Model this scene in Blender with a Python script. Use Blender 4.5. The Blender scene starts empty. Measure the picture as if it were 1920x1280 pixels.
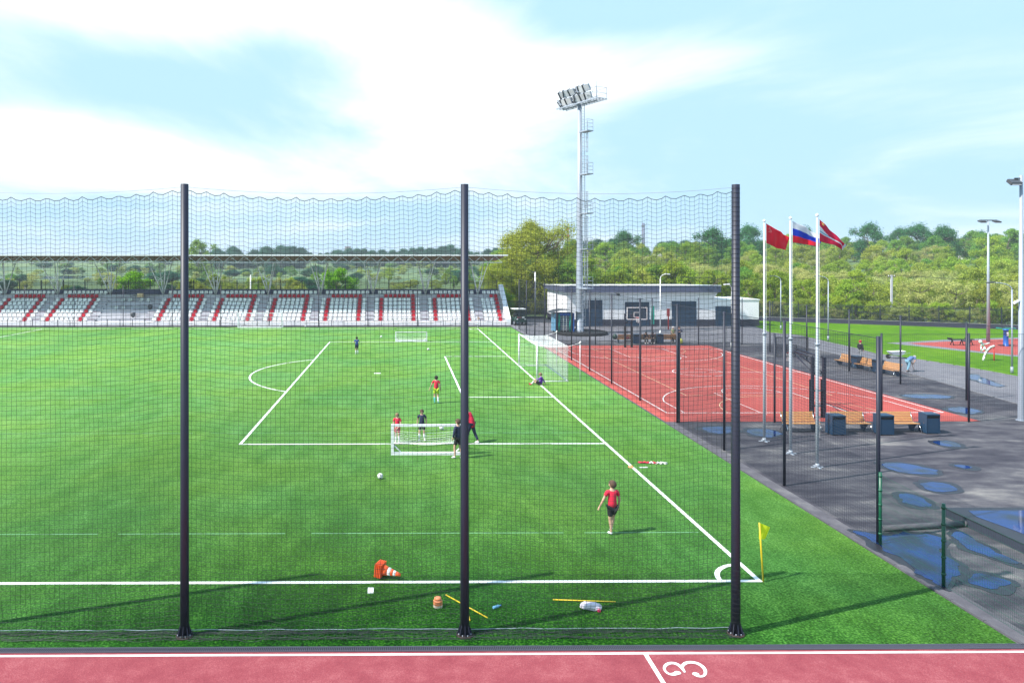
import bpy, bmesh, math, random
import numpy as np
from mathutils import Vector, Matrix, noise as mnoise
R = math.radians
random.seed(7)
sc = bpy.context.scene
COL = sc.collection

# ------------------------------------------------------------------ camera
HCAM, FPX, PPX, HOR, YAW = 8.29, 1340.0, 763.0, 488.0, R(0.45)
cam_d = bpy.data.cameras.new('camera'); cam = bpy.data.objects.new('camera', cam_d); COL.objects.link(cam)
cam.location = (0, 0, HCAM); cam.rotation_euler = (R(90), 0, -YAW)
cam_d.sensor_width = 36; cam_d.lens = 36 * FPX / 1920
cam_d.shift_x = (960 - PPX) / 1920; cam_d.shift_y = (HOR - 640) / 1920
cam_d.clip_start = 0.1; cam_d.clip_end = 6000
sc.camera = cam

# ------------------------------------------------------------------ sky and sun
SUN_EL = R(47); SH = R(19.5)                      # shadows run towards (cos SH, sin SH)
sun_az = math.atan2(-math.sin(SH), -math.cos(SH)) # direction towards the sun in the ground plane
world = bpy.data.worlds.new('World'); sc.world = world; world.use_nodes = True
wn = world.node_tree.nodes; wl = world.node_tree.links; wn.clear()
def N(t, **kw):
    n = wn.new(t)
    for k, v in kw.items(): setattr(n, k, v)
    return n
sky = N('ShaderNodeTexSky', sky_type='NISHITA'); sky.sun_disc = False
sky.sun_elevation = SUN_EL; sky.sun_rotation = (math.pi / 2 - sun_az) % (2 * math.pi)
sky.altitude = 100; sky.air_density = 1.0; sky.dust_density = 0.35; sky.ozone_density = 1.2
tint = N('ShaderNodeMix', data_type='RGBA', blend_type='MULTIPLY'); tint.inputs[0].default_value = 1
tint.inputs[7].default_value = (1.36, 1.62, 1.56, 1)
wl.new(sky.outputs[0], tint.inputs[6])
tc = N('ShaderNodeTexCoord'); sep = N('ShaderNodeSeparateXYZ'); wl.new(tc.outputs['Generated'], sep.inputs[0])
add = N('ShaderNodeMath', operation='ADD'); add.inputs[1].default_value = 0.16
mx0 = N('ShaderNodeMath', operation='MAXIMUM'); mx0.inputs[1].default_value = 0.0
wl.new(sep.outputs[2], mx0.inputs[0]); wl.new(mx0.outputs[0], add.inputs[0])
dx = N('ShaderNodeMath', operation='DIVIDE'); dy = N('ShaderNodeMath', operation='DIVIDE')
wl.new(sep.outputs[0], dx.inputs[0]); wl.new(add.outputs[0], dx.inputs[1])
wl.new(sep.outputs[1], dy.inputs[0]); wl.new(add.outputs[0], dy.inputs[1])
cmb = N('ShaderNodeCombineXYZ'); wl.new(dx.outputs[0], cmb.inputs[0]); wl.new(dy.outputs[0], cmb.inputs[1])
mp = N('ShaderNodeMapping'); mp.inputs['Location'].default_value = (1.35, 0.62, 0.0); mp.inputs['Scale'].default_value = (1.0, 0.8, 1)
wl.new(cmb.outputs[0], mp.inputs[0])
nz = N('ShaderNodeTexNoise'); nz.inputs['Scale'].default_value = 0.62; nz.inputs['Detail'].default_value = 9
nz.inputs['Roughness'].default_value = 0.62; nz.inputs['Distortion'].default_value = 0.5
wl.new(mp.outputs[0], nz.inputs['Vector'])
rp = N('ShaderNodeValToRGB'); rp.color_ramp.elements[0].position = 0.42; rp.color_ramp.elements[1].position = 0.80; rp.color_ramp.elements[0].color = (.04, .04, .04, 1)
rp.color_ramp.interpolation = 'EASE'
blob_sum = nz.outputs[0]
for (cx, cy, cz, rx, ry, rz, w) in [(.085, .97, .225, .20, .5, .10, .40), (-.448, .879, .150, .15, .5, .038, .30), (-.30, .90, .325, .28, .5, .055, .26),
                                    (-.22, .97, .12, .34, .5, .05, .24), (.30, .93, .25, .18, .5, .05, .20), (-.30, .93, .225, .17, .5, .030, -.14), (.45, .88, .12, .28, .6, .14, -.10), (.02, .94, .33, .16, .5, .06, .2)]:
    ma = N('ShaderNodeMapping', vector_type='POINT'); ma.inputs['Location'].default_value = (-cx / rx, -cy / ry, -cz / rz); ma.inputs['Scale'].default_value = (1 / rx, 1 / ry, 1 / rz)
    wl.new(tc.outputs['Generated'], ma.inputs[0])
    ln = N('ShaderNodeVectorMath', operation='LENGTH'); wl.new(ma.outputs[0], ln.inputs[0])
    mr = N('ShaderNodeMapRange', interpolation_type='SMOOTHERSTEP'); mr.inputs[1].default_value = 0; mr.inputs[2].default_value = 1.5; mr.inputs[3].default_value = w; mr.inputs[4].default_value = 0
    wl.new(ln.outputs['Value'], mr.inputs[0]); ad = N('ShaderNodeMath', operation='ADD'); wl.new(blob_sum, ad.inputs[0]); wl.new(mr.outputs[0], ad.inputs[1]); blob_sum = ad.outputs[0]
wl.new(blob_sum, rp.inputs[0])
cm = N('ShaderNodeMix', data_type='RGBA'); cm.inputs[7].default_value = (4.5, 4.75, 4.8, 1)
cap = N('ShaderNodeMix', data_type='RGBA', blend_type='DARKEN'); cap.inputs[0].default_value = 1; cap.inputs[7].default_value = (1.85, 3.02, 3.95, 1); wl.new(tint.outputs[2], cap.inputs[6])
wl.new(rp.outputs[0], cm.inputs[0]); wl.new(cap.outputs[2], cm.inputs[6])
bg = N('ShaderNodeBackground'); bg.inputs[1].default_value = 0.15
out = N('ShaderNodeOutputWorld'); wl.new(cm.outputs[2], bg.inputs[0]); wl.new(bg.outputs[0], out.inputs[0])

sd = bpy.data.lights.new('sun', 'SUN'); sun = bpy.data.objects.new('sun', sd); COL.objects.link(sun)
sd.energy = 4.2; sd.angle = R(0.53); sd.color = (1.0, 0.955, 0.89)
to_sun = Vector((math.cos(sun_az) * math.cos(SUN_EL), math.sin(sun_az) * math.cos(SUN_EL), math.sin(SUN_EL)))
sun.rotation_euler = to_sun.to_track_quat('Z', 'Y').to_euler(); sun.location = (-20, -10, 60)

vs = sc.view_settings; sc.display_settings.display_device = 'sRGB'
vs.view_transform = 'Standard'; vs.look = 'None'; vs.gamma = 1; vs.use_curve_mapping = False; vs.exposure = 0.94
sc.cycles.max_bounces = 6; sc.cycles.diffuse_bounces = 3; sc.cycles.glossy_bounces = 3
sc.cycles.transparent_max_bounces = 16; sc.cycles.volume_bounces = 0
sc.cycles.volume_step_rate = 1.0

# ------------------------------------------------------------------ helpers
def G(px, py, z=0.0):
    """point of the place at height z that a photo coordinate looks at (the camera's own mapping, solved for the plane)"""
    s = (py - HOR) / (HCAM - z); d = FPX / s; xc = (px - PPX) / s
    return (xc * math.cos(YAW) + d * math.sin(YAW), d * math.cos(YAW) - xc * math.sin(YAW))
def tag(o, label=None, cat=None, group=None, kind=None):
    if label: o['label'] = label
    if cat: o['category'] = cat
    if group: o['group'] = group
    if kind: o['kind'] = kind
    return o
def thing(name, label, cat, loc=(0, 0, 0), rz=0.0, group=None):
    o = bpy.data.objects.new(name, None); COL.objects.link(o); o.empty_display_size = 0.3
    o.location = loc; o.rotation_euler = (0, 0, rz)
    return tag(o, label, cat, group)
def kids(o): return list(o.children)
def copy_tree(o, parent=None):
    c = o.copy(); COL.objects.link(c)
    if parent is not None: c.parent = parent
    for ch in kids(o): copy_tree(ch, c)
    return c
def dup(root, loc, rz=None, label=None, scale=None, group=None):
    c = copy_tree(root); c.location = loc
    if rz is not None: c.rotation_euler = (0, 0, rz)
    if label: c['label'] = label
    if group: c['group'] = group
    if scale: c.scale = scale if isinstance(scale, tuple) else (scale,) * 3
    return c
def inst(name, mesh, parent=None, loc=(0, 0, 0), rot=(0, 0, 0), scale=(1, 1, 1)):
    o = bpy.data.objects.new(name, mesh); COL.objects.link(o)
    if parent is not None: o.parent = parent
    o.location = loc; o.rotation_euler = rot; o.scale = scale
    return o

class MB:
    def __init__(self): self.v = []; self.f = []; self.m = []; self.mi = 0; self.sm = []
    def mat(self, i): self.mi = i; return self
    def face(self, idx, smooth=False): self.f.append(tuple(idx)); self.m.append(self.mi); self.sm.append(smooth)
    def box(self, x0, x1, y0, y1, z0, z1, M=None):
        b = len(self.v)
        P = [(x0, y0, z0), (x1, y0, z0), (x1, y1, z0), (x0, y1, z0), (x0, y0, z1), (x1, y0, z1), (x1, y1, z1), (x0, y1, z1)]
        if M is not None: P = [tuple(M @ Vector(p)) for p in P]
        self.v += P
        for q in ((3, 2, 1, 0), (4, 5, 6, 7), (0, 1, 5, 4), (1, 2, 6, 5), (2, 3, 7, 6), (3, 0, 4, 7)): self.face([b + k for k in q])
        return self
    def cbox(self, c, s, rz=0.0, rx=0.0, ry=0.0):
        M = Matrix.Translation(c) @ Matrix.Rotation(rz, 4, 'Z') @ Matrix.Rotation(ry, 4, 'Y') @ Matrix.Rotation(rx, 4, 'X')
        return self.box(-s[0] / 2, s[0] / 2, -s[1] / 2, s[1] / 2, -s[2] / 2, s[2] / 2, M)
    def tube(self, p0, p1, r0, r1=None, n=8, caps=True, smooth=True):
        r1 = r0 if r1 is None else r1
        p0 = Vector(p0); p1 = Vector(p1); d = (p1 - p0)
        if d.length < 1e-6: return self
        q = d.to_track_quat('Z', 'Y'); b = len(self.v)
        for (p, r) in ((p0, r0), (p1, r1)):
            for k in range(n):
                a = 2 * math.pi * k / n
                self.v.append(tuple(p + q @ Vector((r * math.cos(a), r * math.sin(a), 0))))
        for k in range(n):
            k2 = (k + 1) % n
            self.face((b + k, b + k2, b + n + k2, b + n + k), smooth and n > 5)
        if caps:
            self.face([b + n - 1 - k for k in range(n)]); self.face([b + n + k for k in range(n)])
        return self
    def path(self, pts, r, n=6, r1=None):
        m = len(pts)
        for i in range(m - 1):
            a = r if r1 is None else r + (r1 - r) * i / (m - 1); c = r if r1 is None else r + (r1 - r) * (i + 1) / (m - 1)
            self.tube(pts[i], pts[i + 1], a, c, n, caps=(i == 0 or i == m - 2) or True)
        return self
    def lathe(self, prof, n=16, c=(0, 0, 0), M=None, smooth=True, ell=(1, 1)):
        b = len(self.v)
        for (r, z) in prof:
            for k in range(n):
                a = 2 * math.pi * k / n
                p = Vector((c[0] + r * math.cos(a) * ell[0], c[1] + r * math.sin(a) * ell[1], c[2] + z))
                if M is not None: p = M @ p
                self.v.append(tuple(p))
        for i in range(len(prof) - 1):
            for k in range(n):
                k2 = (k + 1) % n
                self.face((b + i * n + k, b + i * n + k2, b + (i + 1) * n + k2, b + (i + 1) * n + k), smooth)
        self.face([b + n - 1 - k for k in range(n)]); self.face([b + (len(prof) - 1) * n + k for k in range(n)])
        return self
    def prism(self, poly, a0, a1, axis='z'):
        """extrude a polygon given in the two other axes"""
        b = len(self.v); n = len(poly)
        def P(u, v, w): return {'z': (u, v, w), 'x': (w, u, v), 'y': (u, w, v)}[axis]
        for w in (a0, a1):
            for (u, v) in poly: self.v.append(P(u, v, w))
        self.face([b + n - 1 - k for k in range(n)]); self.face([b + n + k for k in range(n)])
        for k in range(n):
            k2 = (k + 1) % n
            self.face((b + k, b + k2, b + n + k2, b + n + k))
        return self
    def grid(self, P, smooth=True):
        """P[i][j] -> point"""
        b = len(self.v); ni = len(P); nj = len(P[0])
        for row in P: self.v += [tuple(p) for p in row]
        for i in range(ni - 1):
            for j in range(nj - 1):
                self.face((b + i * nj + j, b + (i + 1) * nj + j, b + (i + 1) * nj + j + 1, b + i * nj + j + 1), smooth)
        return self
    def mesh(self, name, mats):
        me = bpy.data.meshes.new(name); me.from_pydata(self.v, [], self.f)
        for m in (mats if isinstance(mats, (list, tuple)) else [mats]): me.materials.append(m)
        me.polygons.foreach_set('material_index', self.m); me.polygons.foreach_set('use_smooth', self.sm)
        me.update(); return me
    def build(self, name, mats, parent=None, loc=(0, 0, 0), rot=(0, 0, 0)):
        return inst(name, self.mesh(name, mats), parent, loc, rot)

def tubes_mesh(name, P0, P1, r, mat, n=3):
    """very many thin straight strands as one mesh (arrays of end points)"""
    P0 = np.asarray(P0, float); P1 = np.asarray(P1, float); d = P1 - P0
    L = np.linalg.norm(d, axis=1, keepdims=True); L[L == 0] = 1; d = d / L
    up = np.where(np.abs(d[:, 2:3]) > 0.9, np.array([[1., 0, 0]]), np.array([[0, 0, 1.]]))
    a = np.cross(d, up); a /= np.linalg.norm(a, axis=1, keepdims=True); b = np.cross(d, a)
    m = len(P0); V = np.empty((m, 2 * n, 3))
    for k in range(n):
        t = 2 * math.pi * k / n; o = (a * math.cos(t) + b * math.sin(t)) * r
        V[:, k] = P0 + o; V[:, n + k] = P1 + o
    base = (np.arange(m) * 2 * n)[:, None, None]
    F = np.array([[k, (k + 1) % n, n + (k + 1) % n, n + k] for k in range(n)])[None] + base
    return raw_mesh(name, V.reshape(-1, 3), F.reshape(-1, 4), mat)
def raw_mesh(name, V, F, mat, smooth=False):
    me = bpy.data.meshes.new(name); nf = len(F); k = F.shape[1]
    me.vertices.add(len(V)); me.vertices.foreach_set('co', np.asarray(V, np.float32).ravel())
    me.loops.add(nf * k); me.loops.foreach_set('vertex_index', F.astype(np.int32).ravel())
    me.polygons.add(nf); me.polygons.foreach_set('loop_start', np.arange(nf, dtype=np.int32) * k)
    me.polygons.foreach_set('use_smooth', np.full(nf, smooth))
    me.update(calc_edges=True); me.validate()
    for m in (mat if isinstance(mat, (list, tuple)) else [mat]): me.materials.append(m)
    return me

# ------------------------------------------------------------------ materials
def newmat(name):
    m = bpy.data.materials.new(name); m.use_nodes = True
    nt = m.node_tree; return m, nt, nt.nodes['Principled BSDF']
def mat(name, col, rough=0.6, metal=0.0, var=0.12, scale=6.0, bump=0.0, bscale=60.0, spec=None, dirt=0.0, dcol=(0.12, 0.10, 0.08)):
    m, nt, b = newmat(name); n = nt.nodes; l = nt.links
    t = n.new('ShaderNodeTexCoord'); z = n.new('ShaderNodeTexNoise'); z.inputs['Scale'].default_value = scale; z.inputs['Detail'].default_value = 5
    l.new(t.outputs['Object'], z.inputs['Vector'])
    r = n.new('ShaderNodeMix'); r.data_type = 'RGBA'
    r.inputs[6].default_value = tuple(c * (1 - var) for c in col) + (1,); r.inputs[7].default_value = tuple(min(1, c * (1 + var)) for c in col) + (1,)
    l.new(z.outputs[0], r.inputs[0]); last = r.outputs[2]
    if dirt:
        z2 = n.new('ShaderNodeTexNoise'); z2.inputs['Scale'].default_value = scale * 0.4; z2.inputs['Detail'].default_value = 8; z2.inputs['Roughness'].default_value = .7
        l.new(t.outputs['Object'], z2.inputs['Vector'])
        rr = n.new('ShaderNodeMapRange'); rr.inputs[1].default_value = .5; rr.inputs[2].default_value = .75; rr.inputs[4].default_value = dirt
        l.new(z2.outputs[0], rr.inputs[0])
        q = n.new('ShaderNodeMix'); q.data_type = 'RGBA'; q.inputs[7].default_value = tuple(dcol) + (1,)
        l.new(rr.outputs[0], q.inputs[0]); l.new(last, q.inputs[6]); last = q.outputs[2]
    l.new(last, b.inputs['Base Color'])
    b.inputs['Roughness'].default_value = rough; b.inputs['Metallic'].default_value = metal
    if spec is not None: b.inputs['Specular IOR Level'].default_value = spec
    if bump:
        z3 = n.new('ShaderNodeTexNoise'); z3.inputs['Scale'].default_value = bscale; z3.inputs['Detail'].default_value = 4
        l.new(t.outputs['Object'], z3.inputs['Vector'])
        bp = n.new('ShaderNodeBump'); bp.inputs['Strength'].default_value = bump; bp.inputs['Distance'].default_value = 0.01
        l.new(z3.outputs[0], bp.inputs['Height']); l.new(bp.outputs[0], b.inputs['Normal'])
    return m
def ground_mat(name, stops, s_big, s_mid, s_fine, w=(0.4, 0.35, 0.25), rough=0.9, bump=0.3, stretch=(1, 1, 1), sheen=0.0, spec=0.08, graze=None):
    """three octaves of noise mixed and sent through a colour ramp"""
    m, nt, b = newmat(name); n = nt.nodes; l = nt.links
    t = n.new('ShaderNodeTexCoord'); mpn = n.new('ShaderNodeMapping'); mpn.inputs['Scale'].default_value = stretch
    l.new(t.outputs['Object'], mpn.inputs[0]); acc = None; fine = None
    for s, ww in zip((s_big, s_mid, s_fine), w):
        z = n.new('ShaderNodeTexNoise'); z.inputs['Scale'].default_value = s; z.inputs['Detail'].default_value = 3; z.inputs['Roughness'].default_value = .6
        l.new((t.outputs['Object'] if s == s_fine else mpn.outputs[0]), z.inputs['Vector'])
        mu = n.new('ShaderNodeMath'); mu.operation = 'MULTIPLY'; mu.inputs[1].default_value = ww; l.new(z.outputs[0], mu.inputs[0])
        if acc is None: acc = mu.outputs[0]
        else:
            ad = n.new('ShaderNodeMath'); ad.operation = 'ADD'; l.new(acc, ad.inputs[0]); l.new(mu.outputs[0], ad.inputs[1]); acc = ad.outputs[0]
        fine = z
    cr = n.new('ShaderNodeValToRGB'); e = cr.color_ramp.elements
    while len(e) < len(stops): e.new(0.5)
    for k, (p, c) in enumerate(stops): e[k].position = p; e[k].color = tuple(c) + (1,)
    l.new(acc, cr.inputs[0]); l.new(cr.outputs[0], b.inputs['Base Color'])
    if graze:                                         # grazing view mixes in lighter colour, painting lit blade tips over shaded gaps
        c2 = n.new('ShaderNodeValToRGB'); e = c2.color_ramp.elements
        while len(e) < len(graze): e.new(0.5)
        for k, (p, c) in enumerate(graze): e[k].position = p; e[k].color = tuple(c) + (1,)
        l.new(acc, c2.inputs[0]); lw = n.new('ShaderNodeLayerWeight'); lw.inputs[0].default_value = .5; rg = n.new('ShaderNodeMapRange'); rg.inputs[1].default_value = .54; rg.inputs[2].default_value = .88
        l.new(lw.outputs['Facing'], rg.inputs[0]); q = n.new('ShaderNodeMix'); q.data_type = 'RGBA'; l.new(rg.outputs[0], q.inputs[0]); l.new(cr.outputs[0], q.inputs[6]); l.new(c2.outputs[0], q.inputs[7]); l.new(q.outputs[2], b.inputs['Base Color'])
    b.inputs['Roughness'].default_value = rough; b.inputs['Specular IOR Level'].default_value = spec
    if sheen: b.inputs['Sheen Weight'].default_value = sheen; b.inputs['Sheen Roughness'].default_value = 0.5; b.inputs['Sheen Tint'].default_value = (0.8, 1, 0.55, 1)
    if bump:
        bp = n.new('ShaderNodeBump'); bp.inputs['Strength'].default_value = bump; bp.inputs['Distance'].default_value = 0.02
        l.new(fine.outputs[0], bp.inputs['Height']); l.new(bp.outputs[0], b.inputs['Normal'])
    m['ramp'] = cr.name
    return m
def leaf_mat(name, c0, c1, trans=0.45, var=0.18):
    m, nt, b = newmat(name); n = nt.nodes; l = nt.links
    g = n.new('ShaderNodeNewGeometry'); oi = n.new('ShaderNodeObjectInfo')
    z = n.new('ShaderNodeMix'); z.data_type = 'RGBA'; z.inputs[6].default_value = tuple(c0) + (1,); z.inputs[7].default_value = tuple(c1) + (1,)
    l.new(g.outputs['Random Per Island'], z.inputs[0])
    hs = n.new('ShaderNodeHueSaturation'); mr = n.new('ShaderNodeMapRange'); mr.inputs[3].default_value = 0.487; mr.inputs[4].default_value = 0.515
    l.new(oi.outputs['Random'], mr.inputs[0]); l.new(mr.outputs[0], hs.inputs['Hue'])
    mul = n.new('ShaderNodeMath'); mul.operation = 'MULTIPLY'; mul.inputs[1].default_value = 7.31; fr = n.new('ShaderNodeMath'); fr.operation = 'FRACT'
    l.new(oi.outputs['Random'], mul.inputs[0]); l.new(mul.outputs[0], fr.inputs[0])
    mv = n.new('ShaderNodeMapRange'); mv.inputs[3].default_value = 1 - var; mv.inputs[4].default_value = 1 + var
    l.new(fr.outputs[0], mv.inputs[0]); l.new(mv.outputs[0], hs.inputs['Value']); l.new(z.outputs[2], hs.inputs['Color'])
    l.new(hs.outputs[0], b.inputs['Base Color']); b.inputs['Roughness'].default_value = 0.7; b.inputs['Specular IOR Level'].default_value = 0.05
    tr = n.new('ShaderNodeBsdfTranslucent'); l.new(hs.outputs[0], tr.inputs[0])
    mx = n.new('ShaderNodeMixShader'); mx.inputs[0].default_value = trans
    l.new(b.outputs[0], mx.inputs[1]); l.new(tr.outputs[0], mx.inputs[2]); l.new(mx.outputs[0], n['Material Output'].inputs[0])
    return m

M = {}
M['turf'] = ground_mat('turf', [(0.39, (0.001, 0.011, 0.0005)), (0.47, (0.003, 0.038, 0.001)), (0.54, (0.012, 0.082, 0.003)), (0.65, (0.072, 0.21, 0.022))],
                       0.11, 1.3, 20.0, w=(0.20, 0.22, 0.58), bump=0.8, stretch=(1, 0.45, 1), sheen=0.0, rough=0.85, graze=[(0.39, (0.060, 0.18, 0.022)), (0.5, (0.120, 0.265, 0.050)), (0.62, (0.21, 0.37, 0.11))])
_nt = M['turf'].node_tree; _b = _nt.nodes['Principled BSDF']; _src = _b.inputs['Base Color'].links[0].from_socket
_z = _nt.nodes.new('ShaderNodeTexNoise'); _z.inputs['Scale'].default_value = .16; _z.inputs['Detail'].default_value = 4; _t = _nt.nodes.new('ShaderNodeTexCoord'); _nt.links.new(_t.outputs['Object'], _z.inputs['Vector'])
_r = _nt.nodes.new('ShaderNodeMapRange'); _r.inputs[1].default_value = .38; _r.inputs[2].default_value = .62; _nt.links.new(_z.outputs[0], _r.inputs[0])
_m = _nt.nodes.new('ShaderNodeMix'); _m.data_type = 'RGBA'; _m.inputs[6].default_value = (1.06, 1.02, .85, 1); _m.inputs[7].default_value = (.84, .98, 1.12, 1); _nt.links.new(_r.outputs[0], _m.inputs[0])
_q = _nt.nodes.new('ShaderNodeMix'); _q.data_type = 'RGBA'; _q.blend_type = 'MULTIPLY'; _q.inputs[0].default_value = 1; _nt.links.new(_src, _q.inputs[6]); _nt.links.new(_m.outputs[2], _q.inputs[7]); 
_sx = _nt.nodes.new('ShaderNodeSeparateXYZ'); _nt.links.new(_t.outputs['Object'], _sx.inputs[0]); _f1 = _nt.nodes.new('ShaderNodeMath'); _f1.operation = 'DIVIDE'; _f1.inputs[1].default_value = 3.7; _nt.links.new(_sx.outputs[0], _f1.inputs[0])
_f2 = _nt.nodes.new('ShaderNodeMath'); _f2.operation = 'FLOOR'; _nt.links.new(_f1.outputs[0], _f2.inputs[0]); _wn = _nt.nodes.new('ShaderNodeTexWhiteNoise'); _wn.noise_dimensions = '1D'; _nt.links.new(_f2.outputs[0], _wn.inputs['W'])
_f3 = _nt.nodes.new('ShaderNodeMapRange'); _f3.inputs[3].default_value = .94; _f3.inputs[4].default_value = 1.06; _nt.links.new(_wn.outputs['Value'], _f3.inputs[0])
_q2 = _nt.nodes.new('ShaderNodeVectorMath'); _q2.operation = 'SCALE'; _nt.links.new(_q.outputs[2], _q2.inputs[0]); _nt.links.new(_f3.outputs[0], _q2.inputs['Scale']); _nt.links.new(_q2.outputs[0], _b.inputs['Base Color'])
M['lawn'] = ground_mat('lawn', [(0.3, (0.030, 0.10, 0.002)), (0.5, (0.085, 0.205, 0.004)), (0.7, (0.16, 0.28, 0.012))], 0.15, 1.2, 9.0, bump=0.8)
M['asphalt'] = ground_mat('asphalt', [(0.36, (0.032, 0.031, 0.040)), (0.46, (0.056, 0.053, 0.066)), (0.54, (0.105, 0.100, 0.110)), (0.64, (0.25, 0.235, 0.22))],
                          0.13, 0.7, 35.0, w=(0.45, 0.35, 0.20), rough=0.75, bump=0.25, stretch=(1, 2.2, 1))
M['paving'] = ground_mat('paving', [(0.3, (0.12, 0.118, 0.135)), (0.5, (0.18, 0.176, 0.195)), (0.7, (0.27, 0.26, 0.265))], 0.2, 1.1, 30.0, rough=0.85, bump=0.2)
M['stand'] = ground_mat('stand_concrete', [(0.3, (0.40, 0.39, 0.43)), (0.5, (0.50, 0.49, 0.53)), (0.7, (0.60, 0.59, 0.62))], 0.4, 2.0, 40.0, rough=0.85, bump=0.2)
M['strip'] = ground_mat('strip_concrete', [(0.3, (0.075, 0.072, 0.085)), (0.5, (0.11, 0.105, 0.12)), (0.7, (0.19, 0.185, 0.19))], 0.5, 2.0, 40.0, rough=0.85, bump=0.2)
M['concrete'] = ground_mat('concrete', [(0.3, (0.15, 0.15, 0.165)), (0.5, (0.21, 0.21, 0.23)), (0.7, (0.30, 0.29, 0.30))], 0.4, 2.0, 40.0, rough=0.85, bump=0.2)
M['track'] = ground_mat('track', [(0.36, (0.21, 0.042, 0.056)), (0.5, (0.28, 0.062, 0.076)), (0.62, (0.38, 0.12, 0.13))], 0.35, 2.2, 45.0, w=(.28, .28, .44), rough=0.9, bump=0.5)
M['court'] = ground_mat('court', [(0.3, (0.32, 0.060, 0.052)), (0.5, (0.41, 0.085, 0.072)), (0.7, (0.48, 0.12, 0.10))], 0.15, 0.9, 40.0, rough=0.85, bump=0.3)
M['terrain'] = ground_mat('terrain', [(0.34, (0.045, 0.085, 0.075)), (0.45, (0.085, 0.14, 0.07)), (0.55, (0.14, 0.20, 0.08)), (0.68, (0.20, 0.22, 0.12))], 0.012, 0.06, 0.5, w=(.4, .35, .25), bump=0.0, stretch=(0.5, 1.6, 1))
M['line'] = mat('white_line_paint', (0.80, 0.80, 0.78), 0.7, var=0.16, scale=9)
M['faint'] = mat('faint_line_paint', (0.16, 0.36, 0.19), 0.9, var=0.5, scale=1.7)
M['cream'] = mat('cream_line_paint', (0.78, 0.55, 0.32), 0.8, var=0.1)
M['post'] = mat('black_powder_coat', (0.013, 0.016, 0.034), 0.5, var=0.3, scale=3)
M['netcord'] = mat('dark_net_cord', (0.010, 0.016, 0.016), 0.7)
M['wire'] = mat('dark_fence_wire', (0.018, 0.022, 0.030), 0.5)
M['greenwire'] = mat('green_fence_coat', (0.006, 0.085, 0.045), 0.35, var=.2)
M['white'] = mat('white_paint', (0.80, 0.81, 0.82), 0.4, var=0.06, scale=3)
M['whitenet'] = mat('white_net_cord', (0.80, 0.82, 0.82), 0.8)
M['pole'] = mat('pale_pole_paint', (0.46, 0.50, 0.56), 0.4, var=0.06, scale=3)
M['galv'] = mat('galvanised_steel', (0.34, 0.38, 0.45), 0.5, metal=0.2, var=0.1, scale=8)
M['chrome'] = mat('chrome_tube', (0.65, 0.67, 0.70), 0.2, metal=1.0)
M['seatwhite'] = mat('white_plastic', (0.88, 0.89, 0.89), 0.45, var=0.05)
M['seatred'] = mat('red_plastic', (0.55, 0.012, 0.035), 0.45, var=0.1)
M['navy'] = mat('navy_metal', (0.012, 0.040, 0.085), 0.45, var=0.15, scale=4)
M['fascia'] = mat('slate_blue_fascia', (0.075, 0.085, 0.15), 0.5, var=0.1)
M['plinth'] = mat('dark_plinth', (0.030, 0.032, 0.055), 0.7, var=0.2)
M['render'] = mat('white_wall_render', (0.88, 0.86, 0.88), 0.85, var=0.06, scale=1.5, dirt=0.15, dcol=(.4, .4, .42))
M['brown'] = mat('brown_roof_lining', (0.34, 0.22, 0.17), 0.7, var=0.25, scale=3)
M['rednose'] = mat('dark_red_step_edge', (0.30, 0.045, 0.06), 0.7)
M['wood'] = mat('varnished_wood', (0.48, 0.235, 0.085), 0.5, var=0.3, scale=9)
M['rubber'] = mat('black_rubber', (0.012, 0.012, 0.014), 0.8)
M['red'] = mat('red_paint', (0.60, 0.025, 0.02), 0.45)
M['blue'] = mat('blue_paint', (0.015, 0.10, 0.42), 0.4)
M['cyanp'] = mat('light_blue_panel', (0.16, 0.40, 0.62), 0.35)
M['teal'] = mat('teal_paint', (0.01, 0.33, 0.24), 0.5)
M['dkgreen'] = mat('dark_green_paint', (0.012, 0.045, 0.035), 0.4)
M['orange'] = mat('orange_plastic', (0.80, 0.10, 0.015), 0.5)
M['orangelt'] = mat('pale_orange_plastic', (0.85, 0.28, 0.12), 0.5)
M['yellow'] = mat('yellow_plastic', (0.80, 0.56, 0.02), 0.45)
M['yflag'] = mat('fluorescent_yellow_cloth', (0.70, 0.78, 0.02), 0.7)
M['bark'] = mat('grey_bark', (0.16, 0.125, 0.09), 0.9, var=0.35, scale=4)
M['lampglass'] = mat('floodlight_glass', (0.62, 0.63, 0.66), 0.15, var=0.05)
M['darkmetal'] = mat('dark_grey_metal', (0.06, 0.065, 0.075), 0.5); M['grate'] = mat('grating_metal', (0.06, 0.062, 0.085), 0.6)
def glass_mat(name, col, alpha):
    m, nt, b = newmat(name); b.inputs['Base Color'].default_value = tuple(col) + (1,); b.inputs['Roughness'].default_value = .05
    t = nt.nodes.new('ShaderNodeBsdfTransparent'); mx = nt.nodes.new('ShaderNodeMixShader'); mx.inputs[0].default_value = alpha
    nt.links.new(t.outputs[0], mx.inputs[1]); nt.links.new(b.outputs[0], mx.inputs[2]); nt.links.new(mx.outputs[0], nt.nodes['Material Output'].inputs[0]); return m
M['clear'] = glass_mat('clear_backboard', (0.05, 0.06, 0.08), 0.25)
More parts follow.
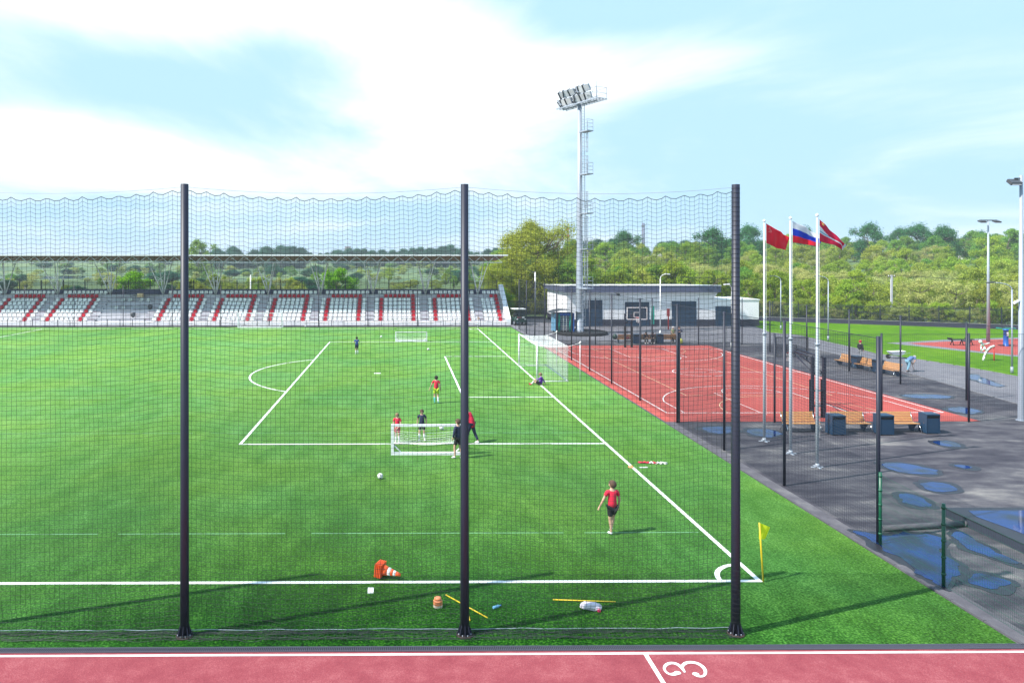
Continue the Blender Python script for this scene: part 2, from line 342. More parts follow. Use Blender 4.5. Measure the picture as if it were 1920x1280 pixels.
def water_mat():
    m, nt, b = newmat('puddle_water'); n = nt.nodes; l = nt.links
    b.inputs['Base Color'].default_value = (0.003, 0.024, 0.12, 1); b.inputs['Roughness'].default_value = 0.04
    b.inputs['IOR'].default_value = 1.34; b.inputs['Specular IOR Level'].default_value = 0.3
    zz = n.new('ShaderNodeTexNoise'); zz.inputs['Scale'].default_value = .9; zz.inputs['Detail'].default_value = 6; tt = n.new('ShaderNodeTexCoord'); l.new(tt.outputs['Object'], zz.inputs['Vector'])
    cc = n.new('ShaderNodeValToRGB'); cc.color_ramp.elements[0].position = .36; cc.color_ramp.elements[0].color = (.007, .012, .028, 1); cc.color_ramp.elements[1].position = .55; cc.color_ramp.elements[1].color = (.003, .028, .14, 1)  # blue sky reflection painted into the water colour, with random dark shallows
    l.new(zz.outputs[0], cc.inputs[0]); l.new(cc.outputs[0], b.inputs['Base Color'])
    t = n.new('ShaderNodeTexCoord'); z = n.new('ShaderNodeTexNoise'); z.inputs['Scale'].default_value = 5; l.new(t.outputs['Object'], z.inputs['Vector'])
    bp = n.new('ShaderNodeBump'); bp.inputs['Strength'].default_value = 0.04; bp.inputs['Distance'].default_value = .01
    l.new(z.outputs[0], bp.inputs['Height']); l.new(bp.outputs[0], b.inputs['Normal']); return m
M['water'] = water_mat()
M['wet'] = mat('wet_asphalt', (0.018, 0.017, 0.024), 0.45, var=0.4, scale=3)

# ------------------------------------------------------------------ ground and terrain
def sstep(t): t = max(0.0, min(1.0, t)); return t * t * (3 - 2 * t)
def fence_line(X):                                    # the black boundary fence on the right
    return 100.3 - 0.517 * (X - 45) if X > 45 else 102.5
def height(X, Y):
    y0 = fence_line(X) + 1.5 if X > 14 else 106.0
    if Y < y0: return -0.06
    left = 0.5 * sstep((Y - 108) / 30) + 8.0 * sstep((Y - 375) / 260) + 1.0 * sstep((Y - 640) / 500)
    right = 9.5 * sstep((Y - y0) / 300) + 4.0 * sstep((Y - 380) / 500)
    u = sstep((X / max(Y, 1) - 0.08) / 0.10)
    r = mnoise.noise(Vector((X * .012, Y * .012, 3))) * min(1, (Y - y0) / 80) * 0.9
    riv = 0.0
    return left * (1 - u) + right * u + r * (0.25 if u < .5 else 1) - riv - 0.06 * (1 - sstep((Y - y0) / 10))
xs = np.unique(np.concatenate([np.linspace(-2600, -300, 14), np.linspace(-300, 340, 90), np.linspace(340, 3200, 16)]))
ys = np.unique(np.concatenate([np.linspace(-120, 100, 20), np.linspace(70, 420, 90), np.linspace(420, 900, 30), np.linspace(900, 4200, 14)]))
V = np.array([(x, y, height(x, y)) for y in ys for x in xs]); nx = len(xs)
F = np.array([(j * nx + i, j * nx + i + 1, (j + 1) * nx + i + 1, (j + 1) * nx + i) for j in range(len(ys) - 1) for i in range(nx - 1)])
tag(inst('terrain', raw_mesh('terrain', V, F, M['terrain'], True)), kind='structure', label='rolling green open land rising behind the ground')

def sheet(name, poly, z, m, label=None, parent=None):
    me = bpy.data.meshes.new(name); me.from_pydata([(p[0], p[1], z) for p in poly], [], [list(range(len(poly)))]); me.materials.append(m)
    o = inst(name, me, parent)
    if parent is None: tag(o, label, kind='structure')
    return o
EDGE = 13.42                                          # right edge of the turf
asph = sheet('asphalt_ground', [(13.3, -30), (120, -30), (120, 61.3), (45, 102.2), (-75, 102.2), (-75, 86), (13.3, 86)], 0.0, M['asphalt'])
turf = sheet('turf_pitch', [(-75, 15.34), (EDGE - .1, 15.34), (EDGE + .05, 45), (EDGE + .2, 88.6), (-75, 88.6)], 0.012, M['turf'], 'bright green artificial turf football pitch')
trk = sheet('running_track', [(-75, -6), (13.6, -6), (13.6, 15.14), (-75, 15.14)], 0.008, M['track'])
gp = [(-75, -6), (-75, -30), (13.3, -30), (13.3, -6)]
sheet('service_ground', gp, 0.0, M['asphalt'])
court = sheet('court_surface', [(13.53, 36.6), (29.85, 36.6), (29.85, 69.4), (13.64, 69.4)], 0.010, M['court'])
lawn_edge = [G(1447, 624), G(1500, 629), G(1554, 642), G(1600, 652), G(1641, 663), G(1690, 670), G(1740, 677), G(1790, 685), G(1841, 694), G(1911, 707), (46, 42), (52, 20), (60, -10)]
lawn = sheet('lawn', [(46, 99.2), (45.2, 92)] + lawn_edge + [(110, -10), (110, 66.2), (74, 84.6)], 0.014, M['lawn'])
path_poly = [(13.8, 74), (13.9, 102), (45.4, 102), (46, 95), (45.3, 90), G(1447, 624)] + [(p[0] + .12, p[1]) for p in lawn_edge[:10]] + [(46.1, 42), (52.1, 20), (60, -10), (52, -10), (34.4, 25), (35.6, 41.0), (37.4, 53.2), (38.3, 62), (38.6, 70.4), (33, 72), (24, 73.2)]
sheet('paved_path', path_poly, 0.006, M['paving'])
rub = sheet('playground_surface', [(50.5, 70.9), (53.4, 62.3), (62, 58), (80, 56), (80, 74), (66, 75.2), (58.3, 73.2)], 0.022, M['court'])
sheet('playground_border', [(48.6, 71.2), (52.6, 61.3), (61.6, 57), (80, 55), (80, 75), (66, 76.2), (57, 74.2)], 0.018, M['concrete'])
def ribbon(mb, pts, w, z, closed=False):
    n = len(pts); L = []; Rr = []
    for i in range(n):
        a = Vector(pts[(i - 1) % n] if (closed or i > 0) else pts[i]); c = Vector(pts[(i + 1) % n] if (closed or i < n - 1) else pts[i])
        d = (c - a).normalized(); nn = Vector((-d.y, d.x)); p = Vector(pts[i])
        ww = w[i] if isinstance(w, (list, tuple)) else w
        L.append(p + nn * ww / 2); Rr.append(p - nn * ww / 2)
    b = len(mb.v)
    for a, c in zip(L, Rr): mb.v += [(a.x, a.y, z), (c.x, c.y, z)]
    for i in range(n if closed else n - 1):
        j = (i + 1) % n; mb.face((b + 2 * i, b + 2 * i + 1, b + 2 * j + 1, b + 2 * j))
def arc(cx, cy, r, a0, a1, n=32): return [(cx + r * math.cos(R(a0 + (a1 - a0) * i / n)), cy + r * math.sin(R(a0 + (a1 - a0) * i / n))) for i in range(n + 1)]
def marking(name, lines, m, z, parent):
    for (pts, w) in lines:
        mb = MB(); ribbon(mb, pts, w, z); mb.build(name, m, parent)
GX = 9.25; Y0, Y1 = 18.4, 86.4; YC = (Y0 + Y1) / 2; LW = .13
zt = .018
marking('touchline', [([(-60, Y0), (GX + LW / 2, Y0)], LW), ([(-60, Y1), (GX + LW / 2, Y1)], LW)], M['line'], zt, turf)
marking('goal_line', [([(GX, Y0 + LW / 2), (GX, Y1 - LW / 2)], LW)], M['line'], zt, turf)
marking('halfway_line', [([(GX - 52.5, Y0 + .07), (GX - 52.5, Y1 - .07)], LW)], M['line'], zt, turf)
marking('penalty_area_line', [([(GX - .07, YC - 20.16), (GX - 16.5, YC - 20.16)], LW), ([(GX - 16.5, YC - 20.22), (GX - 16.5, YC + 20.22)], LW), ([(GX - .07, YC + 20.16), (GX - 16.5, YC + 20.16)], LW)], M['line'], zt + .001, turf)
marking('goal_area_line', [([(GX - .07, YC - 9.16), (GX - 5.5, YC - 9.16)], LW), ([(GX - 5.5, YC - 9.22), (GX - 5.5, YC + 9.22)], LW), ([(GX - .07, YC + 9.16), (GX - 5.5, YC + 9.16)], LW)], M['line'], zt + .001, turf)
marking('penalty_arc', [(arc(GX - 11, YC, 9.15, 180 - 53, 180 + 53, 40), LW)], M['line'], zt + .002, turf)
marking('penalty_mark', [([(GX - 11.25, YC), (GX - 10.75, YC)], .3)], M['line'], zt, turf)
marking('centre_circle', [(arc(GX - 52.5, YC, 9.15, 0, 360, 64), LW)], M['line'], zt + .002, turf)
marking('corner_arc', [(arc(GX, Y0, 1.0, 92, 178, 16), LW), (arc(GX, Y1, 1.0, 182, 268, 16), LW)], M['line'], zt + .002, turf)
random.seed(3)
for yy in (21.7, 34.3, 43.2):
    x = -44.0
    while x < (GX - .5 if yy > 30 else 8.0):
        ln = random.uniform(4, 11); marking('faint_training_line', [([(x, yy), (min(x + ln, GX - .2), yy)], random.uniform(.025, .045))], M['faint'], zt - .002, turf); x += ln + random.uniform(.1, .9)
# track markings
zk = .014
marking('lane_line', [([(-75, 15.03), (13.4, 15.03)], .07), ([(-75, 13.81), (13.4, 13.81)], .05), ([(-75, 12.59), (13.4, 12.59)], .05)], M['line'], zk, trk)
marking('start_line', [([(5.14, 14.995), (5.14, 12.62)], .09)], M['line'], zk, trk)
P3 = [(1271, 1262, 11), (1262, 1264.5, 11), (1254, 1263.5, 7), (1248, 1259, 5.5), (1245.5, 1253, 6), (1249, 1247, 8), (1257, 1243.5, 9), (1267, 1244.5, 10), (1276, 1250, 9.5), (1281, 1256, 7), (1283.5, 1260.5, 4.5)]
P3b = [(1284, 1261, 4.5), (1280, 1255, 5), (1280, 1249, 7), (1285, 1244, 9), (1295, 1242, 10), (1307, 1244, 10.5), (1317, 1250, 9.5), (1322, 1257, 8), (1322, 1264, 6), (1317, 1268.5, 6), (1309, 1268, 8), (1304, 1265, 12)]
mb = MB()
for P, zz in ((P3, zk + .002), (P3b, zk + .003)):
    pts = [G(a, b) for a, b, c in P]
    fine = []; ws = []
    for i in range(len(pts) - 1):
        for k in range(4):
            t = k / 4; p0 = Vector(pts[max(i - 1, 0)]); p1 = Vector(pts[i]); p2 = Vector(pts[i + 1]); p3 = Vector(pts[min(i + 2, len(pts) - 1)])
            q = 0.5 * ((2 * p1) + (-p0 + p2) * t + (2 * p0 - 5 * p1 + 4 * p2 - p3) * t * t + (-p0 + 3 * p1 - 3 * p2 + p3) * t ** 3)
            fine.append((q.x, q.y)); ws.append((P[i][2] * (1 - t) + P[i + 1][2] * t) / 90 * .78)
    fine.append(pts[-1]); ws.append(P[-1][2] / 90 * .78); ribbon(mb, fine, ws, zz)
for (a, b, r, zz) in ((1270.5, 1261.8, .066, zk + .004), (1304.5, 1264.5, .068, zk + .005)):
    c = G(a, b); i0 = len(mb.v); mb.v += [(c[0] + r * math.cos(t * .3927), c[1] + r * math.sin(t * .3927) * .9, zz) for t in range(16)]; mb.face(range(i0, i0 + 16))
mb.build('lane_number', M['line'], trk)
# drain channel between track and turf
dr = tag(bpy.data.objects.new('drain_channel', None), kind='structure', label='dark slotted drain channel between track and turf'); COL.objects.link(dr)
MB().box(-75, 13.6, 15.14, 15.34, -.05, .006).build('channel_body', M['rubber'], dr)
g = MB(); g.box(0.004, .996, 15.145, 15.175, .007, .024); g.box(0.004, .996, 15.305, 15.335, .007, .024)
for k in range(25): g.box(.01 + k * .04, .03 + k * .04, 15.176, 15.304, .008, .021)
gme = g.mesh('grate', M['grate'])
for k in range(-11, 14): inst('grate', gme, dr, (k + random.uniform(-.002, .002), 0, random.uniform(-.001, .002)))
g2 = MB()
for k in range(-60, -11): g2.box(k + .004, k + .996, 15.145, 15.335, .007, .02)
tag(g2.build('far_grates', M['grate'], dr), kind='stuff')
# kerb and concrete strip beside the turf, cut in lengths
kb = tag(bpy.data.objects.new('turf_kerb', None), kind='structure', label='low grey kerb stones along the edge of the turf'); COL.objects.link(kb)
kme = MB().box(0, .07, 0.006, .994, 0, .04).mesh('kerb_stone', M['strip'])
for k in range(73): inst('kerb_stone', kme, kb, (EDGE - .06 + (k + 1) * .0036, 15.3 + k, random.uniform(-.004, .006)), (0, 0, -.0036))
sheet('concrete_strip', [(EDGE + .045, 15.2), (EDGE + .50, 15.2), (EDGE + .62, 88), (EDGE + .3, 88)], .004, M['strip'])
pk = tag(bpy.data.objects.new('path_kerb', None), kind='structure', label='pale kerb line between asphalt and paved path'); COL.objects.link(pk)
pl = [(34.4, 25), (35.6, 41.0), (37.4, 53.2), (38.3, 62), (38.6, 72)]
for a, b in zip(pl[:-1], pl[1:]):
    a = Vector(a); b = Vector(b); L = (b - a).length; nn = int(L); ang = math.atan2(b.y - a.y, b.x - a.x)
    for k in range(nn):
        p = a.lerp(b, (k + .5) / nn); MBk = globals().setdefault('_pkme', MB().box(-.49, .49, -.07, .07, 0, .05).mesh('kerb_stone', M['concrete'])); inst('kerb_stone', MBk, pk, (p.x, p.y, 0), (0, 0, ang))
for i in range(9):
    a = Vector(lawn_edge[i]); b = Vector(lawn_edge[i + 1]); L = (b - a).length; nn = max(1, int(L)); ang = math.atan2(b.y - a.y, b.x - a.x)
    for k in range(nn):
        p = a.lerp(b, (k + .5) / nn); inst('kerb_stone', _pkme, pk, (p.x, p.y, 0), (0, 0, ang))

# court markings
zc = .016; CX, CY = 21.98, 52.7; LW2 = .06
def Lc(name, pts, m='line', w=LW2, dz=0.0): marking(name, [(pts, w)], M[m], zc + dz, court)
for sx in (-7.55, 7.55): Lc('court_side_line', [(CX + sx, 38.7), (CX + sx, 66.7)], w=.075)
for yy in (38.7, 66.7): Lc('court_end_line', [(CX - 7.51, yy), (CX + 7.51, yy)], dz=.001, w=.075)
Lc('court_centre_line', [(CX - 7.5, CY), (CX + 7.5, CY)], dz=.001)
Lc('court_centre_circle', arc(CX, CY, 1.8, 0, 360, 40), dz=.002)
for s, yb in ((1, 38.7), (-1, 66.7)):
    Lc('three_point_line', [(CX - 6.6, yb + s * .04), (CX - 6.6, yb + s * 2.99)] + [(CX + 6.75 * math.cos(R(180 - a)), yb + s * (1.575 + 6.75 * math.sin(R(a)))) for a in range(12, 169, 6)] + [(CX + 6.6, yb + s * 2.99), (CX + 6.6, yb + s * .04)], dz=.003)
    Lc('key_line', [(CX - 2.45, yb + s * .04), (CX - 2.45, yb + s * 5.8), (CX + 2.45, yb + s * 5.8), (CX + 2.45, yb + s * .04)], dz=.002)
    Lc('free_throw_arc', [(CX + 1.8 * math.cos(R(a)), yb + s * (5.8 + 1.8 * math.sin(R(a)))) for a in range(0, 181, 9)], dz=.004)
    Lc('goal_area_arc', [(CX + 4.2 * math.cos(R(a)), yb + s * (.04 + 4.6 * math.sin(R(a)))) for a in range(0, 181, 9)], 'cream', dz=.005, w=.045)
Lc('volleyball_line', [(CX - 4.5, CY - 9), (CX + 4.5, CY - 9), (CX + 4.5, CY + 9), (CX - 4.5, CY + 9), (CX - 4.5, CY - 9)], 'cream', dz=-.001, w=.05)
for q in (-3, 3): Lc('attack_line', [(CX - 4.5, CY + q), (CX + 4.5, CY + q)], 'cream', dz=.0005, w=.045)

# puddles: outlines on the asphalt, roughened
def puddle(name, pts, label, z=.010, m='water', rim=True, rough=.2):
    P = [Vector(G(a, b)) for a, b in pts]; n = len(P); c = sum(P, Vector((0, 0))) / n; out = []
    for i in range(n):
        p0, p1, p2, p3 = P[i - 1], P[i], P[(i + 1) % n], P[(i + 2) % n]
        for k in range(9):
            t = k / 9; q = 0.5 * ((2 * p1) + (-p0 + p2) * t + (2 * p0 - 5 * p1 + 4 * p2 - p3) * t * t + (-p0 + 3 * p1 - 3 * p2 + p3) * t ** 3)
            out.append(q + Vector((mnoise.noise(Vector((q.x * 2.2, q.y * 2.2, 1))) + .35 * mnoise.noise(Vector((q.x * 8, q.y * 8, 3))), mnoise.noise(Vector((q.x * 2.2, q.y * 2.2, 7))) + .35 * mnoise.noise(Vector((q.x * 8, q.y * 8, 9))))) * rough * min(1, max(.15, (p2 - p1).length)))
    o = sheet(name, out, z, M[m], label)
    if rim:
        big = [q + (q - c).normalized() * (.16 + .34 * abs(mnoise.noise(Vector((q.x * 1.7, q.y * 1.7, 4))))) for q in out]
        sheet('wet_patch', big, z - .0055, M['wet'], parent=o)
    return o
PD = [([(1655, 869), (1690, 868), (1740, 878), (1762, 884), (1735, 889), (1695, 886), (1665, 879)], 'long blue puddle just behind the second green fence post'),
      ([(1727, 907), (1755, 904), (1778, 908), (1795, 917), (1775, 922), (1745, 920)], 'oval puddle on the grey asphalt between two others'),
      ([(1683, 928), (1700, 925), (1725, 932), (1738, 941), (1746, 948), (1725, 950), (1700, 942)], 'pear-shaped puddle close behind the green fence mesh'),
      ([(1752, 828), (1775, 827), (1802, 834), (1785, 837), (1762, 834)], 'small puddle in front of the outermost litter bin'),
      ([(1790, 873), (1805, 872), (1826, 877), (1808, 878)], 'tiny flat puddle on open asphalt'),
      ([(1692, 741), (1730, 739), (1785, 743), (1760, 747), (1715, 746)], 'thin puddle inside the court fence beside the red surface'),
      ([(1778, 766), (1810, 764), (1838, 771), (1815, 776), (1790, 772)], 'pale puddle by the fence post at the court corner'),
      ([(1814, 703), (1830, 702), (1850, 712), (1880, 722), (1872, 725), (1840, 717), (1818, 709)], 'crooked puddle on the paved path by the lawn'),
      ([(1318, 803), (1345, 800), (1372, 801), (1378, 809), (1352, 813), (1325, 809)], 'puddle at the court corner behind the thick net post'),
      ([(1400, 808), (1415, 804), (1445, 806), (1466, 814), (1440, 819), (1412, 815)], 'puddle beside the foot of the first flagpole'),
      ([(1655, 1004), (1700, 1000), (1745, 1003), (1772, 1012), (1762, 1028), (1768, 1042), (1796, 1058), (1793, 1078), (1782, 1092), (1770, 1101), (1742, 1088), (1700, 1056), (1655, 1030), (1625, 1010), (1600, 996), (1622, 998)], 'large deep blue puddle along the turf edge under the green fence'),
      ([(1785, 1003), (1800, 998), (1825, 1010), (1860, 1030), (1900, 1050), (1918, 1056), (1885, 1055), (1845, 1040), (1815, 1028), (1795, 1014)], 'long puddle beside the raised dark slab'),
      ([(1818, 1082), (1840, 1076), (1870, 1083), (1898, 1092), (1885, 1099), (1860, 1104), (1835, 1098), (1815, 1092)], 'blue puddle on the strip behind the nearest fence panel')]
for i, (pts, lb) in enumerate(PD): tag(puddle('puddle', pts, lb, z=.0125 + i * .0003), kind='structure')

# ------------------------------------------------------------------ trees
def leaf_cloud(n, clumps, leaf, seed):
    rg = np.random.RandomState(seed)
    C = np.array([c[:3] for c in clumps]); S = np.array([c[3] for c in clumps])
    w = S ** 2; idx = rg.choice(len(clumps), n, p=w / w.sum())
    d = rg.normal(size=(n, 3)); d /= np.linalg.norm(d, axis=1, keepdims=True)
    rad = S[idx] * (rg.rand(n) ** 0.45) * (1 + .25 * rg.normal(size=n))
    P = C[idx] + d * rad[:, None] * np.array([1, 1, .8]); P[:, 2] = np.maximum(P[:, 2], .1)
    nrm = d + rg.normal(size=(n, 3)) * .7 + np.array([0, 0, .35]); nrm /= np.linalg.norm(nrm, axis=1, keepdims=True)
    t = rg.normal(size=(n, 3)); a = np.cross(nrm, t); a /= np.linalg.norm(a, axis=1, keepdims=True); b = np.cross(nrm, a)
    sz = leaf * (.6 + .8 * rg.rand(n))[:, None]
    V = np.stack([P - a * sz, P + b * sz * .6, P + a * sz, P - b * sz * .6], 1).reshape(-1, 3)
    return V, np.arange(4 * n).reshape(n, 4)
def tree_proto(name, H, Wd, nleaf, leaf, lm, seed, low=.15, nlimb=9, sparse=False, nclump=48, crm=1.0):
    rd = random.Random(seed); rt = thing(name, None, None)
    tk = MB(); th = H * .45
    pts = [(0, 0, -.3)]; x = y = 0
    for k in range(1, 6):
        x += rd.uniform(-.04, .04) * H; y += rd.uniform(-.04, .04) * H; pts.append((x, y, H * .78 * k / 5))
    tk.path(pts, .028 * H, 7, .006 * H)
    cl = []
    for k in range(nlimb):
        i = rd.randint(1, 4); b = Vector(pts[i]); a = rd.uniform(0, 6.283); ln = Wd * .5 * rd.uniform(.55, 1.0)
        m1 = b + Vector((math.cos(a) * ln * .5, math.sin(a) * ln * .5, H * rd.uniform(.05, .12)))
        e = m1 + Vector((math.cos(a + rd.uniform(-.5, .5)) * ln * .5, math.sin(a + rd.uniform(-.5, .5)) * ln * .5, H * rd.uniform(.06, .2)))
        tk.path([b, m1, e], .012 * H, 5, .003 * H); cl.append((*e, Wd * rd.uniform(.11, .17)))
        for q in range(3):
            f = m1.lerp(e, rd.uniform(.2, 1)) + Vector((rd.uniform(-.12, .12) * Wd, rd.uniform(-.12, .12) * Wd, rd.uniform(0, .12) * H)); tk.tube(m1.lerp(e, .5), f, .004 * H, .0015 * H, 4)
    for k in range(nclump):
        zz = low + (1 - low) * rd.random() ** .8; prof = math.sin(math.pi * min(1, max(.05, (zz - low + .12) / (1.12 - low)))) ** .6
        a = rd.uniform(0, 6.283); rr = Wd * .5 * prof * math.sqrt(rd.uniform(.15, 1)) * rd.uniform(.7, 1.08)
        cl.append((rr * math.cos(a), rr * math.sin(a), H * zz * .95, Wd * rd.uniform(.07, .15) * (0.8 if sparse else 1) * crm))
    tk.build('trunk', M['bark'], rt)
    V, F = leaf_cloud(nleaf, cl, leaf, seed); inst('crown', raw_mesh('crown', V, F, lm), rt); return rt
LM = {'olive': leaf_mat('olive_leaves', (0.22, 0.28, 0.030), (0.48, 0.55, 0.10)),
      'ygreen': leaf_mat('yellow_green_leaves', (0.18, 0.28, 0.02), (0.42, 0.54, 0.07)),
      'green': leaf_mat('fresh_green_leaves', (0.09, 0.22, 0.03), (0.26, 0.44, 0.07)),
      'dark': leaf_mat('dark_green_leaves', (0.025, 0.12, 0.035), (0.08, 0.25, 0.07)),
      'pale': leaf_mat('pale_tan_leaves', (0.30, 0.33, 0.09), (0.56, 0.58, 0.20)),
      'blossom': leaf_mat('white_blossom', (0.45, 0.45, 0.36), (0.75, 0.74, 0.66)),
      'teal': leaf_mat('blue_green_leaves', (0.022, 0.10, 0.050), (0.06, 0.20, 0.10))}
PT = {}
PT['olive'] = [tree_proto('leafy_tree', 7.5, 6.2, 9500, .115, LM['olive'], 11, low=.06), tree_proto('leafy_tree', 6.5, 6.8, 9500, .115, LM['olive'], 12, low=.05)]
PT['ygreen'] = [tree_proto('leafy_tree', 7.2, 6.0, 9500, .115, LM['ygreen'], 13, low=.06), tree_proto('leafy_tree', 8.2, 5.6, 9500, .115, LM['ygreen'], 14, low=.08)]
PT['green'] = [tree_proto('leafy_tree', 8.0, 6.4, 9500, .12, LM['green'], 15, low=.08)]
PT['dark'] = [tree_proto('leafy_tree', 10.5, 9.0, 15000, .15, LM['dark'], 16, low=.12, nclump=80, crm=1.25)]
PT['pale'] = [tree_proto('leafy_tree', 6.4, 6.6, 6500, .10, LM['pale'], 17, low=.05, sparse=True)]
PT['blossom'] = [tree_proto('leafy_tree', 6.0, 4.6, 5000, .12, LM['blossom'], 18, low=.2, sparse=True)]
PT['teal'] = [tree_proto('leafy_tree', 11, 11, 15000, .19, LM['teal'], 19, low=.02, nclump=90, crm=1.4)]
LBL = {'olive': 'olive green tree with fine spring foliage in the wood behind the black fence',
       'ygreen': 'yellow-green tree in fresh leaf in the wood behind the black fence',
       'green': 'fresh mid-green tree standing in the wood behind the black fence',
       'dark': 'tall dark green tree rising out of the wood',
       'pale': 'pale tan half-bare tree in the wood behind the black fence',
       'blossom': 'white blossoming tree in the wood behind the white building',
       'teal': 'distant blue-green tree on the skyline'}
GRP = {k: 'trees: ' + v for k, v in LBL.items()}
used = set()
ADJ = {'olive': 'olive green fine-leaved', 'ygreen': 'yellow-green fresh-leaved', 'green': 'mid-green leafy', 'dark': 'tall dark green', 'pale': 'pale tan half-bare', 'blossom': 'white blossoming', 'teal': 'distant blue-green'}
def tree_label(kind, X, Y):
    px = 752.6 + FPX * X / Y; d = Y - fence_line(X)
    row = 'front-row' if d < 14 else 'mid-slope' if d < 75 else 'upper' if d < 160 else 'skyline'
    for lim, w in ((345, 'left of the first net post'), (500, 'showing over the stand roof right after the first net post'), (640, 'in the long clump over the stand roof'), (872, 'over the stand roof near the apartment tower'), (1050, 'by the big yellow-olive tree'), (1150, 'above the left half of the white building'), (1250, 'above the middle of the white building'), (1345, 'above the right half of the white building'),
                   (1435, 'just behind the thick net post end'), (1500, 'behind the first two flags'), (1570, 'behind the third flag'), (1640, 'between third flag and utility pole'), (1720, 'behind the concrete utility pole'), (1800, 'between utility pole and twin-head lamp'), (1870, 'behind the twin-head lamp post'), (9999, 'by the single floodlight pole')):
        if px < lim: return '%s %s tree %s' % (row, ADJ[kind], w)
def plant(kind, X, Y, s=1.0, label=None, group='auto', rz=None, sz=None, name=None):
    p = random.choice(PT[kind]); z = height(X, Y) - .1
    rz = random.uniform(0, 6.28) if rz is None else rz
    if p.name not in used: used.add(p.name); c = p
    else: c = copy_tree(p)
    c.location = (X, Y, z); c.rotation_euler = (0, 0, rz); c.scale = (s, s, s * (sz or random.uniform(.9, 1.12)))
    if group == 'auto':
        lb = tree_label(kind, X, Y); tag(c, lb, 'tree', 'wood: ' + lb)
    else: tag(c, label, 'tree')
    return c
random.seed(21)
pos = []
def free(X, Y, d):
    for (a, b) in pos:
        if (a - X) ** 2 + (b - Y) ** 2 < d * d: return False
    pos.append((X, Y)); return True
tries = 0; cnt = 0
while cnt < 280 and tries < 9000:
    tries += 1
    Y = 100 + (random.random() ** 1.25) * 190; u = random.uniform(.13, .90); X = u * Y
    if Y < fence_line(X) + 4 + (4 if X < 50 else 0) or (X < 46 and Y < 108): continue
    if X < 28 and Y < 118: continue
    dist = Y - fence_line(X)
    if not free(X, Y, 3.5 + dist * .035): continue
    nv = mnoise.noise(Vector((X * .02, Y * .02, 9))) + random.uniform(-.3, .3)
    k = 'pale' if nv < -.26 else 'olive' if nv < .02 else 'ygreen' if nv < .33 else 'green'
    if Y > 215 and random.random() < .35: k = random.choice(['dark', 'green'])
    plant(k, X, Y, random.uniform(.72, 1.05) * (1 + (.25 if Y > 190 else 0))); cnt += 1
for k in range(64):                                   # undergrowth along the fence
    X = 46 + k * .78 + random.uniform(-.3, .3); Y = fence_line(X) + random.uniform(2.2, 4.2); kd = random.choice(['olive', 'ygreen', 'pale', 'ygreen']); c = plant(kd, X, Y, random.uniform(.32, .46)); c.name = 'bush'
    w = 'behind the first two flags' if X < 54 else 'behind the third flag' if X < 61 else 'near the concrete utility pole' if X < 72 else 'towards the lamp posts'
    lb = ADJ[kd] + ' bush at the bar fence ' + w; tag(c, lb, 'bush', 'undergrowth: ' + lb)
# skyline trees, far
for (px, py, Yd, kind, s) in [(1075, 452, 330, 'teal', .9), (1100, 450, 330, 'teal', .9), (1123, 447, 320, 'teal', 1.), (1150, 446, 330, 'teal', 1.05), (1180, 455, 340, 'teal', .8), (1205, 458, 350, 'teal', .7),
                               (1243, 452, 320, 'teal', .9), (1262, 450, 320, 'teal', .9), (1288, 449, 320, 'teal', .9), (1312, 452, 320, 'teal', .85), (1350, 450, 280, 'dark', .9), (1372, 446, 280, 'dark', .95),
                               (1410, 447, 290, 'teal', .9), (1432, 450, 300, 'teal', .8), (1585, 452, 260, 'green', 1.1), (1605, 454, 255, 'ygreen', 1.1), (1625, 449, 250, 'green', 1.1), (1690, 448, 240, 'green', 1.15), (1715, 452, 245, 'ygreen', 1.1), (1740, 450, 250, 'green', 1.1), (1835, 455, 245, 'green', 1.), (1395, 452, 262, 'ygreen', 1.), (1422, 452, 262, 'green', 1.), (1450, 453, 265, 'ygreen', 1.),
                               (1560, 452, 270, 'ygreen', 1.2), (1660, 450, 240, 'ygreen', 1.1), (1776, 421, 235, 'dark', .8), (1806, 447, 250, 'dark', .8), (1870, 440, 230, 'green', 1.1), (1905, 425, 215, 'green', 1.5), (1480, 455, 260, 'green', 1.0), (1520, 455, 260, 'ygreen', 1.1)]:
    X = (px - 753) / FPX * Yd; top = HCAM - (py - HOR) / FPX * Yd; h = top - height(X, Yd)
    base = {'teal': 11, 'dark': 10.5, 'green': 8, 'ygreen': 7.6}[kind]
    plant(kind, X, Yd, h / base * .97, sz=1.0)
def far_row(px0, px1, tops, Yd, kind='teal'):
    n = len(tops)
    for i, py in enumerate(tops):
        px = px0 + (px1 - px0) * (i + .5) / n + random.uniform(-2, 2); X = (px - 753) / FPX * Yd; top = HCAM - (py - HOR) / FPX * Yd
        plant(kind, X, Yd + random.uniform(-15, 15), (top - height(X, Yd)) / 11 * .98, sz=1.0)
far_row(385, 405, [467], 480); far_row(408, 450, [464, 462, 465], 470)
far_row(470, 570, [467, 464, 461, 460, 462, 461, 464], 470); far_row(575, 620, [473, 474, 473], 600)
far_row(620, 690, [469, 467, 465, 466, 466], 500); far_row(690, 800, [468, 467, 468, 466, 464, 463], 500)
far_row(800, 870, [464, 466, 461, 459, 463], 480); far_row(870, 935, [470, 472, 466, 464], 500)
plant('ygreen', (372 - 753) / FPX * 300, 300, 2.1, 'pale green tree showing over the stand roof beside the first net post', None)
def land_label(kd, X, Y, w):
    px = 752.6 + FPX * X / Y
    z_ = 'left of the press section' if px < 200 else 'behind the press section' if px < 320 else 'behind the first net post' if px < 440 else 'right of the first net post' if px < 600 else 'around the lone bright bush' if px < 690 else 'left of the middle net post' if px < 860 else 'right of the middle net post'
    return '%s %s %s beyond the stand, %s' % ('near' if Y < 220 else 'far', {'olive': 'olive', 'ygreen': 'yellow-green', 'pale': 'tan', 'green': 'green', 'teal': 'dark'}[kd], w, z_)
